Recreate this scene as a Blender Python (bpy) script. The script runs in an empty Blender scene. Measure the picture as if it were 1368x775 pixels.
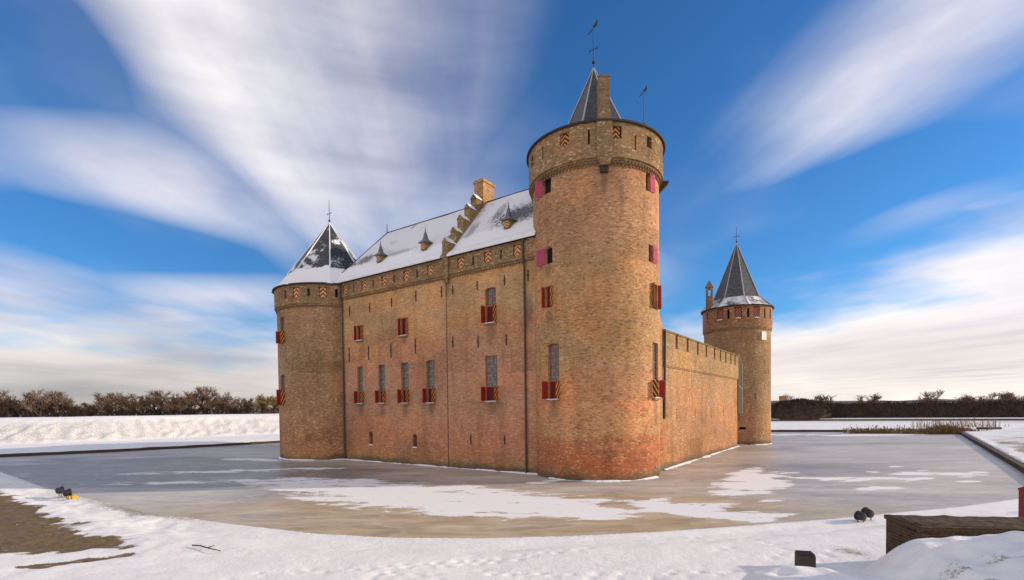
import bpy, math, random
import numpy as np
from mathutils import Vector, Matrix, noise as mnoise

random.seed(7)
RNG = np.random.default_rng(11)
sc = bpy.context.scene
COL = sc.collection
R = math.radians

# ------------------------------------------------------------------ camera, sky, sun, exposure
cam_data = bpy.data.cameras.new('camera')
cam = bpy.data.objects.new('camera', cam_data)
COL.objects.link(cam)
p_, r_ = R(-1.3787), R(-0.6765)
fw = Vector((0, math.cos(p_), math.sin(p_)))
up0 = Vector((0, -math.sin(p_), math.cos(p_)))
ri0 = Vector((1, 0, 0))
ri = math.cos(r_) * ri0 + math.sin(r_) * up0
up = -math.sin(r_) * ri0 + math.cos(r_) * up0
cam.matrix_world = Matrix(((ri.x, up.x, -fw.x, 0), (ri.y, up.y, -fw.y, 0), (ri.z, up.z, -fw.z, 5.0), (0, 0, 0, 1)))
cam_data.sensor_width = 36
cam_data.lens = 36 * 675.55 / 1368
cam_data.shift_y = (560.96 - 387.5) / 1368
cam_data.clip_end = 12000
sc.camera = cam

SUN_EL, SUN_AZ = R(17.0), math.atan2(1.0, 0.07)      # azimuth measured from +Y towards +X
sd = Vector((math.sin(SUN_AZ) * math.cos(SUN_EL), math.cos(SUN_AZ) * math.cos(SUN_EL), math.sin(SUN_EL)))
sun_data = bpy.data.lights.new('sun', 'SUN')
sun_data.energy = 2.2
sun_data.angle = R(0.6)
sun_data.color = (1.0, 0.84, 0.66)
sun = bpy.data.objects.new('sun', sun_data)
COL.objects.link(sun)
sun.rotation_euler = sd.to_track_quat('Z', 'Y').to_euler()

sc.view_settings.view_transform = 'Standard'
sc.view_settings.look = 'None'
sc.view_settings.exposure = 1.06
sc.view_settings.gamma = 1
sc.view_settings.use_curve_mapping = False
try:
    sc.cycles.max_bounces = 6
    sc.cycles.diffuse_bounces = 3
    sc.cycles.use_denoising = True
except Exception:
    pass


class NT:
    """small helper for node trees"""
    def __init__(self, tree):
        self.t = tree
        self.n = tree.nodes
        self.l = tree.links

    def node(self, typ, **kw):
        n = self.n.new(typ)
        for k, v in kw.items():
            if k == 'inp':
                for kk, vv in v.items():
                    self.set(n.inputs[kk], vv)
            else:
                setattr(n, k, v)
        return n

    def set(self, sock, v):
        if isinstance(v, bpy.types.NodeSocket):
            self.l.new(v, sock)
        else:
            sock.default_value = v

    def math(self, op, a, b=0.0, c=0.0, clamp=False):
        n = self.n.new('ShaderNodeMath')
        n.operation = op
        n.use_clamp = clamp
        for i, v in enumerate((a, b, c)):
            self.set(n.inputs[i], v)
        return n.outputs[0]

    def vmath(self, op, a, b=(0, 0, 0), out=0):
        n = self.n.new('ShaderNodeVectorMath')
        n.operation = op
        self.set(n.inputs[0], a)
        self.set(n.inputs[1], b)
        return n.outputs[out]

    def noise(self, vec, scale=1.0, detail=3.0, rough=0.5, dist=0.0, dims='3D'):
        n = self.n.new('ShaderNodeTexNoise')
        n.noise_dimensions = dims
        if vec is not None:
            self.l.new(vec, n.inputs['Vector'])
        n.inputs['Scale'].default_value = scale
        n.inputs['Detail'].default_value = detail
        n.inputs['Roughness'].default_value = rough
        n.inputs['Distortion'].default_value = dist
        return n.outputs[0]

    def mapping(self, vec, loc=(0, 0, 0), rot=(0, 0, 0), scale=(1, 1, 1), typ='POINT'):
        n = self.n.new('ShaderNodeMapping')
        n.vector_type = typ
        self.l.new(vec, n.inputs['Vector'])
        n.inputs['Location'].default_value = loc
        n.inputs['Rotation'].default_value = rot
        n.inputs['Scale'].default_value = scale
        return n.outputs[0]

    def ramp(self, fac, stops, interp='LINEAR'):
        n = self.n.new('ShaderNodeValToRGB')
        cr = n.color_ramp
        cr.interpolation = interp
        while len(cr.elements) < len(stops):
            cr.elements.new(0.5)
        for e, (p, c) in zip(cr.elements, stops):
            e.position = p
            e.color = (c[0], c[1], c[2], 1) if not isinstance(c, (int, float)) else (c, c, c, 1)
        self.set(n.inputs[0], fac)
        return n.outputs[0]

    def mix(self, fac, a, b, blend='MIX'):
        n = self.n.new('ShaderNodeMix')
        n.data_type = 'RGBA'
        n.blend_type = blend
        n.clamp_factor = True
        for s, v in ((n.inputs[0], fac), (n.inputs[6], a), (n.inputs[7], b)):
            if isinstance(v, tuple) and len(v) == 3:
                v = (*v, 1)
            self.set(s, v)
        return n.outputs[2]

    def step(self, v, lo, hi):
        n = self.n.new('ShaderNodeMapRange')
        n.interpolation_type = 'SMOOTHSTEP'
        self.set(n.inputs[0], v)
        n.inputs[1].default_value = lo
        n.inputs[2].default_value = hi
        return n.outputs[0]


def build_world():
    w = bpy.data.worlds.new('World')
    sc.world = w
    w.use_nodes = True
    t = NT(w.node_tree)
    t.n.clear()
    out = t.node('ShaderNodeOutputWorld')
    bg = t.node('ShaderNodeBackground')
    sky = t.node('ShaderNodeTexSky', sky_type='NISHITA')
    sky.sun_disc = False
    sky.sun_elevation = SUN_EL
    sky.sun_rotation = SUN_AZ
    sky.air_density = 1.0
    sky.dust_density = 0.3
    sky.ozone_density = 2.5
    hs = t.node('ShaderNodeHueSaturation', inp={'Saturation': 1.06, 'Value': 1.0, 'Color': sky.outputs[0]})
    gm = t.mix(1.0, hs.outputs[0], (0.20, 0.42, 0.62), 'MULTIPLY')
    tc = t.node('ShaderNodeTexCoord').outputs['Generated']
    sep = t.node('ShaderNodeSeparateXYZ', inp={0: tc})
    x, y, z = sep.outputs
    zc = t.math('MAXIMUM', z, 0.012)
    # wind: the long streaks run along this heading and meet on the horizon
    wa = R(7.0)
    ux = t.math('ADD', t.math('MULTIPLY', x, math.cos(wa)), t.math('MULTIPLY', y, math.sin(wa)))
    vy = t.math('SUBTRACT', t.math('MULTIPLY', y, math.cos(wa)), t.math('MULTIPLY', x, math.sin(wa)))
    u = t.math('DIVIDE', ux, zc)
    v = t.math('DIVIDE', vy, zc)
    comb = t.node('ShaderNodeCombineXYZ', inp={0: u, 1: v, 2: 0.0}).outputs[0]
    # fold u into 0..1
    big = t.noise(t.mapping(comb, scale=(0.55, 0.30, 1), loc=(3.1, 1.7, 0)), 1.0, 2.0, 0.5)
    ang = t.math('ARCTAN2', u, 1.0)
    ang = t.math('ADD', ang, t.math('MULTIPLY', t.math('SUBTRACT', big, 0.5), 0.30))
    f = t.math('ADD', t.math('DIVIDE', ang, math.pi), 0.5)
    def a2(uu):
        return math.atan(uu) / math.pi + 0.5
    bands = [(0.0, .0), (a2(-2.3), .0), (a2(-1.5), .0), (a2(-1.25), .16), (a2(-0.95), .42), (a2(-0.66), .70), (a2(-0.2), .84), (a2(0.10), .62), (a2(0.36), .12), (a2(0.85), .02), (a2(1.08), .34),
             (a2(1.28), .86), (a2(1.55), .60), (a2(1.85), .06), (a2(2.5), .04), (1.0, .0)]
    cov = t.ramp(f, bands)
    str1 = t.noise(t.mapping(comb, scale=(2.0, 0.20, 1), loc=(0.3, 5.2, 0)), 1.0, 2.0, 0.45)
    str2 = t.noise(t.mapping(comb, scale=(0.75, 0.24, 1), loc=(7.7, 2.2, 0)), 1.0, 3.0, 0.5)
    wisp = t.math('ADD', t.math('MULTIPLY', t.math('SUBTRACT', str1, 0.5), 0.30), t.math('MULTIPLY', t.math('SUBTRACT', str2, 0.5), 0.9))
    fib = t.noise(t.mapping(comb, scale=(3.6, 0.42, 1), loc=(1.3, 9.2, 0)), 1.0, 4.0, 0.55)
    el0 = t.math('ARCSINE', z)
    side = t.step(ang, 0.55, 0.75)
    cov = t.math('MULTIPLY', cov, t.math('SUBTRACT', 1.0, t.math('MULTIPLY', side, t.math('SUBTRACT', 1.0, t.step(t.math('ADD', el0, t.math('MULTIPLY', t.math('SUBTRACT', str2, 0.5), 0.25)), R(16), R(28))))))
    cov = t.math('MULTIPLY', cov, t.math('ADD', 0.55, t.math('MULTIPLY', t.step(el0, R(8), R(25)), 0.45)))
    wisp = t.math('ADD', wisp, t.math('MULTIPLY', t.math('SUBTRACT', fib, 0.5), 0.30))
    dens = t.step(t.math('ADD', cov, wisp), 0.10, 1.08)
    # separate clouds and gaps: heading, elevation, half sizes and tilt in degrees
    el = t.math('ARCSINE', z)
    az = t.math('ARCTAN2', x, y)
    sph = t.node('ShaderNodeCombineXYZ', inp={0: az, 1: el, 2: 0.0}).outputs[0]
    wv = t.noise(t.mapping(sph, scale=(3.5, 6.0, 1), loc=(1.0, 3.0, 0)), 1.0, 3.0, 0.5)
    def cloud(ca, ce, sa, se, rt, wt, soft=1.25):
        q = t.mapping(sph, loc=(R(ca), R(ce), 0), rot=(0, 0, R(rt)), scale=(R(sa), R(se), 1), typ='TEXTURE')
        ln = t.math('ADD', t.vmath('LENGTH', q, out=1), t.math('MULTIPLY', t.math('SUBTRACT', wv, 0.5), 1.1))
        ln = t.math('SUBTRACT', ln, t.math('MULTIPLY', wisp, 0.8))
        return t.math('MULTIPLY', t.math('SUBTRACT', 1.0, t.step(ln, -0.2, soft + 0.6)), wt)
    for c_ in [(-34.5, 20.2, 10.5, 4.2, -12.2, 0.82), (-27, 17.5, 7.0, 3.0, -18, 0.45), (38.8, 16.6, 6.0, 1.7, 5.5, 0.45), (-30.4, 11.2, 7.5, 2.4, 3.2, 0.85), (-44.5, 9.6, 6.5, 3.0, -3, 0.85), (-36, 8.0, 9, 1.8, 4, .8), (-10.2, 20.5, 11.0, 5.0, 26.0, 0.72),
               (-52, 22, 9, 4, -15, .5), (60, 24, 12, 4, 5, .6), (13.5, 14.0, 5.0, 3.0, 10, 0.35)]:
        dens = t.math('MAXIMUM', dens, cloud(*c_))
    for c_ in [(-35.2, 15.0, 8.5, 2.2, -2.0, 0.85), (-43.5, 28.0, 6.0, 4.5, 5.0, 0.75), (33.0, 18.3, 12.0, 2.4, 4.0, 0.55)]:
        dens = t.math('SUBTRACT', dens, cloud(*c_), clamp=True)
    # low cloud decks, seen edge-on as flat bands
    n3 = t.noise(t.mapping(sph, scale=(3.2, 11.0, 1), loc=(2.0, 0.9, 0), rot=(0, 0, R(-6))), 1.0, 4.0, 0.55)
    n4 = t.noise(t.mapping(sph, scale=(2.4, 15.0, 1), loc=(4.0, 0.0, 0), rot=(0, 0, R(-4))), 1.0, 4.0, 0.5)
    top = t.ramp(t.math('ADD', t.math('DIVIDE', az, 2 * math.pi), 0.5), [(0.0, 2.3), (0.5 - 110 / 360, 2.1), (0.5 - 72 / 360, .45), (0.5 - 50 / 360, .40), (0.5 - 30 / 360, .34), (0.5 - 14 / 360, .42), (0.5 + 5 / 360, .30), (0.5 + 22 / 360, .30), (0.5 + 31 / 360, .40), (0.5 + 46 / 360, .58), (0.5 + 75 / 360, .7), (0.5 + 115 / 360, 2.0), (1.0, 2.3)])  # taller unseen deck behind the camera added to brighten the shaded wing
    # decks reach up to top * 26 degrees
    el_r = t.math('DIVIDE', el, R(26))
    dk = t.math('SUBTRACT', t.math('ADD', top, t.math('MULTIPLY', t.math('SUBTRACT', n3, 0.5), 0.62)), el_r)
    lowd = t.step(dk, -0.10, 0.18)
    dens = t.math('MAXIMUM', dens, lowd)
    # thin veil everywhere and streaky thinning inside the clouds
    veil = t.math('MULTIPLY', t.step(t.math('ADD', str2, t.math('MULTIPLY', wv, 0.5)), 0.70, 1.12), 0.18)
    mott = t.noise(t.mapping(sph, scale=(5.0, 8.0, 1), loc=(4.0, 1.0, 0), rot=(0, 0, R(20))), 1.0, 4.0, 0.55)
    thin = t.math('ADD', 0.02, t.math('ADD', t.math('MULTIPLY', str1, 0.75), t.math('ADD', t.math('MULTIPLY', fib, 0.25), t.math('MULTIPLY', mott, 0.75))))
    dens = t.math('MULTIPLY', dens, t.math('MINIMUM', t.math('MAXIMUM', thin, t.math('MULTIPLY', lowd, 0.97)), 1.0))
    dens = t.math('MAXIMUM', dens, veil)
    shade = t.math('ADD', t.math('MULTIPLY', n4, 0.6), t.math('MULTIPLY', str2, 0.55))
    ccol = t.ramp(shade, [(0.40, (0.60, 0.55, 0.59)), (0.55, (0.84, 0.78, 0.79)), (0.72, (1.02, 0.96, 0.91))])
    greyl = cloud(-42, 1.5, 24, 7.5, 0, 0.85, 1.0)
    ccol = t.mix(greyl, ccol, t.ramp(n4, [(0.40, (0.27, 0.255, 0.275)), (0.60, (0.52, 0.485, 0.48))]))
    ccol = t.mix(cloud(40, 4.2, 17, 2.6, 2, 0.6, 1.0), ccol, (0.60, 0.55, 0.54))
    warm = t.math('SUBTRACT', 1.0, t.step(el, R(0), R(16)))
    ccol = t.mix(t.math('MULTIPLY', warm, 0.55), ccol, (1.0, 0.86, 0.74), 'MULTIPLY')
    cscaled = t.vmath('SCALE', ccol)
    cscaled.node.inputs['Scale'].default_value = 4.9
    fin = t.mix(t.math('MULTIPLY', dens, 0.90), gm, cscaled)
    t.l.new(fin, bg.inputs[0])
    bg.inputs[1].default_value = 0.12
    t.l.new(bg.outputs[0], out.inputs[0])


build_world()


# ------------------------------------------------------------------ materials
def new_mat(name, rough=0.8, spec=0.3):
    m = bpy.data.materials.new(name)
    m.use_nodes = True
    t = NT(m.node_tree)
    b = t.n['Principled BSDF']
    b.inputs['Roughness'].default_value = rough
    b.inputs['Specular IOR Level'].default_value = spec
    return m, t, b


def bump(t, b, h, strength=0.5, dist=0.02):
    n = t.node('ShaderNodeBump')
    n.inputs['Strength'].default_value = strength
    n.inputs['Distance'].default_value = dist
    t.l.new(h, n.inputs['Height'])
    t.l.new(n.outputs[0], b.inputs['Normal'])


def simple(name, col, rough=0.6, spec=0.3, var=0.25, scale=6.0, metal=0.0, bmp=0.0):
    m, t, b = new_mat(name, rough, spec)
    pos = t.node('ShaderNodeNewGeometry').outputs['Position']
    n = t.noise(pos, scale, 4.0, 0.6)
    f = t.math('ADD', t.math('MULTIPLY', t.math('SUBTRACT', n, 0.5), var * 2), 1.0)
    c = t.vmath('SCALE', (col[0], col[1], col[2]))
    t.l.new(f, c.node.inputs['Scale'])
    t.l.new(c, b.inputs['Base Color'])
    b.inputs['Metallic'].default_value = metal
    if bmp:
        bump(t, b, n, bmp, 0.02)
    return m


def brick_mat(name, stops, ztop, speck=0.55, seed=0.0, bw=0.27, rh=0.085, green=True, stains=(), odd=1.0, joint=None):
    """brickwork mapped in metres; stops = (height in m, colour) give the different campaigns of brick"""
    m, t, b = new_mat(name, 0.92, 0.15)
    uv = t.node('ShaderNodeUVMap').outputs[0]
    sp = t.node('ShaderNodeSeparateXYZ', inp={0: uv})
    uu, vv = sp.outputs[0], sp.outputs[1]
    uvs = t.vmath('ADD', uv, (seed * 3.7, seed * 1.3, seed))
    warpn = t.noise(uvs, 0.30, 4.0, 0.6)
    step_ = t.noise(t.mapping(uvs, scale=(0.22, 0.5, 1)), 1.0, 1.0, 0.4)
    zz = t.math('ADD', vv, t.math('MULTIPLY', t.math('SUBTRACT', warpn, 0.5), 1.5))
    zz = t.math('ADD', zz, t.math('MULTIPLY', t.math('SUBTRACT', step_, 0.5), 2.2))
    base = t.ramp(t.math('DIVIDE', zz, ztop), [(z / ztop, c) for z, c in stops])
    bt = t.node('ShaderNodeTexBrick')
    t.l.new(uv, bt.inputs['Vector'])
    bt.inputs['Color1'].default_value = (0.80, 0.78, 0.76, 1)
    bt.inputs['Color2'].default_value = (1.24, 1.23, 1.21, 1)
    bt.inputs['Mortar'].default_value = (1.12, 1.10, 1.06, 1)
    bt.inputs['Scale'].default_value = 1.0
    bt.inputs['Mortar Size'].default_value = 0.008
    bt.inputs['Bias'].default_value = 0.05
    if joint:
        bt.inputs['Mortar Size'].default_value = joint[0]
        bt.inputs['Mortar'].default_value = (joint[1], joint[1], joint[1] * 0.95, 1)
        bt.inputs['Color1'].default_value = (0.45, 0.45, 0.45, 1)
        bt.inputs['Color2'].default_value = (1.5, 1.4, 1.3, 1)
    bt.inputs['Brick Width'].default_value = bw
    bt.inputs['Row Height'].default_value = rh
    c = t.mix(0.9, base, bt.outputs[0], 'MULTIPLY')
    # single dark burnt bricks and pale repairs, a couple of bricks across
    cell = t.node('ShaderNodeTexVoronoi', feature='F1')
    t.l.new(t.mapping(uvs, scale=(5.2, 12.5, 1)), cell.inputs['Vector'])
    cell.inputs['Scale'].default_value = 1.0
    cs = t.node('ShaderNodeSeparateColor', inp={0: cell.outputs['Color']})
    mid = t.noise(uvs, 0.8, 4.0, 0.65)
    thr = t.math('ADD', cs.outputs[0], t.math('MULTIPLY', t.math('SUBTRACT', mid, 0.5), 0.9))
    darkm = t.step(thr, 0.76, 0.94)
    c = t.mix(t.math('MULTIPLY', darkm, speck * 1.25), c, (0.12, 0.08, 0.05))
    lightm = t.step(t.math('ADD', cs.outputs[1], t.math('MULTIPLY', t.math('SUBTRACT', mid, 0.5), -0.5)), 0.82, 0.98)
    c = t.mix(t.math('MULTIPLY', lightm, 0.60 * odd), c, (0.68, 0.49, 0.31))
    redm = t.step(cs.outputs[2], 0.70, 0.95)
    c = t.mix(t.math('MULTIPLY', redm, 0.30 * odd), c, (0.36, 0.13, 0.07))
    # weathering: blotches and rain streaks
    bl = t.noise(uvs, 0.16, 5.0, 0.62)
    c = t.mix(1.0, c, t.ramp(bl, [(0.30, (0.78, 0.76, 0.70)), (0.50, (1.0, 1.0, 1.0)), (0.72, (1.20, 1.13, 1.05))]), 'MULTIPLY')
    stn = t.noise(t.mapping(uvs, scale=(0.9, 0.12, 1)), 1.0, 4.0, 0.6)
    c = t.mix(1.0, c, t.ramp(stn, [(0.30, (0.80, 0.79, 0.76)), (0.48, (1.0, 1.0, 1.0)), (1.0, (1.06, 1.06, 1.04))]), 'MULTIPLY')
    # patched repairs: areas laid in other bricks
    rp_ = t.node('ShaderNodeTexVoronoi', feature='F1', distance='CHEBYCHEV')
    t.l.new(t.mapping(t.vmath('ADD', uvs, t.node('ShaderNodeCombineXYZ', inp={0: t.math('MULTIPLY', mid, 0.8), 1: t.math('MULTIPLY', mid, 0.5), 2: 0.0}).outputs[0]), scale=(0.26, 0.5, 1)), rp_.inputs['Vector'])
    rp_.inputs['Scale'].default_value = 1.0
    rsep = t.node('ShaderNodeSeparateColor', inp={0: rp_.outputs['Color']})
    c = t.mix(1.0, c, t.ramp(rsep.outputs[0], [(0.0, (0.84, 0.80, 0.76)), (0.35, (0.98, 0.98, 1.0)), (0.7, (1.05, 1.0, 0.93)), (1.0, (1.12, 0.98, 0.90))]), 'MULTIPLY')
    # damp marks under sills and spouts
    acc = None
    for (su, sz, wu, wz) in stains:
        q = t.mapping(uv, loc=(su, sz, 0), scale=(wu, wz, 1), typ='TEXTURE')
        g_ = t.math('SUBTRACT', 1.0, t.step(t.math('ADD', t.vmath('LENGTH', q, out=1), t.math('MULTIPLY', t.math('SUBTRACT', mid, 0.5), 0.9)), 0.2, 1.1))
        acc = g_ if acc is None else t.math('MAXIMUM', acc, g_)
    if acc is not None:
        c = t.mix(t.math('MULTIPLY', acc, 0.55), c, (0.13, 0.10, 0.07))
    if green:
        low = t.math('SUBTRACT', 1.0, t.step(t.math('ADD', vv, t.math('MULTIPLY', t.math('SUBTRACT', warpn, 0.5), 1.3)), 0.05, 0.75))
        c = t.mix(t.math('MULTIPLY', low, 0.75), c, (0.075, 0.065, 0.04))
    t.l.new(c, b.inputs['Base Color'])
    h = t.math('ADD', t.math('MULTIPLY', bt.outputs['Fac'], -0.6), t.math('MULTIPLY', t.noise(uvs, 9.0, 4.0, 0.6), 0.9))
    h = t.math('ADD', h, t.math('MULTIPLY', cs.outputs[1], 0.5))
    bump(t, b, h, 0.55, 0.03)
    return m


TAN = (0.50, 0.315, 0.165)
TAN2 = (0.43, 0.265, 0.13)
OCH = (0.51, 0.315, 0.15)
RED = (0.42, 0.215, 0.115)
ORG = (0.455, 0.255, 0.13)
DUN = (0.31, 0.21, 0.115)
M = {}
M['brick_wing'] = brick_mat('wing_brick', [(0, DUN), (0.9, RED), (2.6, (0.449, 0.216, 0.124)), (4.2, (0.476, 0.249, 0.144)), (5.6, (0.443, 0.255, 0.162)), (8.5, (0.443, 0.243, 0.149)),
                                         (11.2, (0.463, 0.249, 0.137)), (12.6, TAN), (15.9, OCH), (16.2, DUN), (24, DUN)], 24, 0.20, 1.0, odd=0.7, stains=[(-19.3, 4.9, .5, .9), (-16.2, 4.9, .5, .9), (-13.1, 4.9, .5, .9), (-9.9, 4.9, .55, .9), (-3.3, 4.9, .7, .8), (-3.3, 10.9, .7, 1.2), (-13.1, 11.1, .5, .6), (-7.8, 15.2, .35, 1.2), (0.3, 12.4, .5, 1.6), (-21.9, 6, .4, 6)])
M['brick_tower'] = brick_mat('tower_brick', [(0, DUN), (0.8, (0.383, 0.142, 0.067)), (2.6, (0.409, 0.165, 0.084)), (3.0, ORG), (5.8, (0.495, 0.254, 0.129)), (7.6, (0.469, 0.266, 0.139)), (8.2, TAN2), (12, TAN2),
                                           (15, (0.427, 0.254, 0.133)), (19, (0.420, 0.237, 0.129)), (20.8, (0.433, 0.231, 0.118)), (21.3, DUN), (28, DUN)], 28, 0.42, 2.0, odd=0.8, stains=[(-11.58, 11.20, 0.50, 0.90), (-11.18, 4.90, 0.60, 1.00), (-2.89, 4.60, 0.50, 1.40), (-6.19, 19.00, 0.25, 1.60), (-11.58, 14.50, 0.50, 0.60), (-7.40, 19.80, 0.30, 0.90)])
M['brick_left'] = brick_mat('left_tower_brick', [(0, DUN), (0.9, (0.350, 0.185, 0.102)), (5, (0.385, 0.227, 0.133)), (9, (0.339, 0.233, 0.128)), (14, (0.350, 0.227, 0.128)), (15.4, DUN), (15.8, (0.280, 0.185, 0.102)), (24, DUN)], 24, 0.35, 3.0)
M['brick_right'] = brick_mat('right_tower_brick', [(0, DUN), (0.8, (0.385, 0.215, 0.121)), (3.5, (0.362, 0.233, 0.133)), (9, DUN), (14.5, DUN), (15, (0.292, 0.161, 0.091)), (24, DUN)], 24, 0.35, 4.0)
M['brick_curtain'] = brick_mat('curtain_brick', [(0, DUN), (0.6, (0.355, 0.177, 0.087)), (3.2, (0.373, 0.204, 0.109)), (7.8, (0.355, 0.219, 0.113)), (8.3, (0.335, 0.215, 0.105)), (12, (0.308, 0.223, 0.096)), (20, DUN)], 20, 0.30, 5.0)
M['brick_dark'] = brick_mat('old_dark_brick', [(0, (0.048, 0.037, 0.027)), (1.2, (0.058, 0.042, 0.030)), (4, (0.07, 0.05, 0.035))], 4, 0.5, 6.0, 0.24, 0.085, odd=0.12, joint=(0.011, 1.9))
M['brick_cap'] = brick_mat('mossy_rowlock_brick', [(0, (0.07, 0.05, 0.032)), (30, (0.07, 0.05, 0.032))], 30, 0.5, 11.0, 0.10, 0.24, green=False, odd=0.12, joint=(0.012, 0.5))
M['brick_trim'] = brick_mat('trim_brick', [(0, (0.26, 0.18, 0.10)), (30, (0.25, 0.175, 0.095))], 30, 0.4, 7.0, green=False)
M['brick_moss'] = brick_mat('mossy_gable_brick', [(0, (0.20, 0.15, 0.085)), (19, (0.21, 0.17, 0.08)), (27, (0.27, 0.19, 0.10))], 30, 0.4, 8.0, green=False)
M['brick_chimney'] = brick_mat('chimney_brick', [(0, (0.42, 0.25, 0.11)), (30, (0.42, 0.25, 0.11))], 30, 0.3, 9.0, green=False)
M['void'] = simple('dark_opening', (0.018, 0.015, 0.013), 0.9, 0.1)
M['red'] = simple('red_paint', (0.30, 0.022, 0.014), 0.45, 0.4, 0.22, 5.0)
M['red_shade'] = simple('inner_red_boards', (0.11, 0.016, 0.012), 0.6, 0.2)  # darkened red behind the shutters; the opening's shade is in the colour
M['pink'] = simple('faded_pink_paint', (0.40, 0.065, 0.12), 0.75, 0.15, 0.12, 3.0)  # pink base colour for the upper tower leaves
M['frame'] = simple('window_frame_paint', (0.32, 0.10, 0.075), 0.5, 0.3, 0.2)
M['frame_grey'] = simple('weathered_frame', (0.20, 0.15, 0.125), 0.6, 0.3, 0.2)
M['iron'] = simple('wrought_iron', (0.025, 0.023, 0.024), 0.6, 0.4)
M['pipe'] = simple('zinc_downpipe', (0.055, 0.05, 0.045), 0.55, 0.4)
M['lead'] = simple('lead_flashing', (0.34, 0.35, 0.37), 0.45, 0.5, 0.3)
M['whitetrim'] = simple('white_trim', (0.62, 0.60, 0.55), 0.5)
M['wood'] = simple('old_timber', (0.07, 0.055, 0.042), 0.85, 0.2, 0.4, 9.0, bmp=0.5)
M['black'] = simple('black_housing', (0.012, 0.012, 0.014), 0.4, 0.5)
M['yellow'] = simple('yellow_box', (0.55, 0.33, 0.02), 0.5, 0.4)
M['redpost'] = simple('red_post_paint', (0.24, 0.02, 0.025), 0.5, 0.4)
M['cornice'] = simple('dark_cornice', (0.05, 0.04, 0.032), 0.85, 0.2, 0.4)
M['stone'] = simple('pale_stone', (0.46, 0.42, 0.36), 0.8, 0.2, 0.25, 4.0)
M['twig'] = simple('bare_twigs', (0.19, 0.125, 0.085), 0.9, 0.1, 0.35, 0.6)
M['twig_ochre'] = simple('ochre_twigs', (0.27, 0.18, 0.07), 0.9, 0.1, 0.35, 0.6)
M['twig_dark'] = simple('dark_hedge_twigs', (0.075, 0.050, 0.036), 0.95, 0.1, 0.5, 0.5)
M['bark'] = simple('bark', (0.06, 0.045, 0.035), 0.9, 0.1, 0.3)
M['reed'] = simple('dry_reed', (0.20, 0.13, 0.065), 0.9, 0.1, 0.35, 1.5)


def glass_mat():
    m, t, b = new_mat('old_window_glass', 0.22, 0.4)
    uv = t.node('ShaderNodeUVMap').outputs[0]
    ch = t.node('ShaderNodeTexBrick')
    t.l.new(uv, ch.inputs['Vector'])
    ch.offset = 0.0
    ch.inputs['Scale'].default_value = 1.0
    ch.inputs['Brick Width'].default_value = 0.17
    ch.inputs['Row Height'].default_value = 0.24
    ch.inputs['Mortar Size'].default_value = 0.012
    ch.inputs['Color1'].default_value = (0.085, 0.08, 0.07, 1)
    ch.inputs['Color2'].default_value = (0.22, 0.20, 0.16, 1)
    ch.inputs['Mortar'].default_value = (0.05, 0.035, 0.028, 1)
    t.l.new(ch.outputs[0], b.inputs['Base Color'])
    return m


M['glass'] = glass_mat()


def snow_mat():
    m, t, b = new_mat('fresh_snow', 0.55, 0.25)
    pos = t.node('ShaderNodeNewGeometry').outputs['Position']
    n1 = t.noise(pos, 1.3, 5.0, 0.6)
    n2 = t.noise(pos, 14.0, 4.0, 0.65)
    c = t.ramp(n1, [(0.3, (0.74, 0.75, 0.77)), (0.6, (0.84, 0.84, 0.845))])
    t.l.new(c, b.inputs['Base Color'])
    bump(t, b, t.math('ADD', t.math('MULTIPLY', n1, 0.6), t.math('MULTIPLY', n2, 0.35)), 0.45, 0.12)
    return m


M['snow'] = snow_mat()


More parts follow.
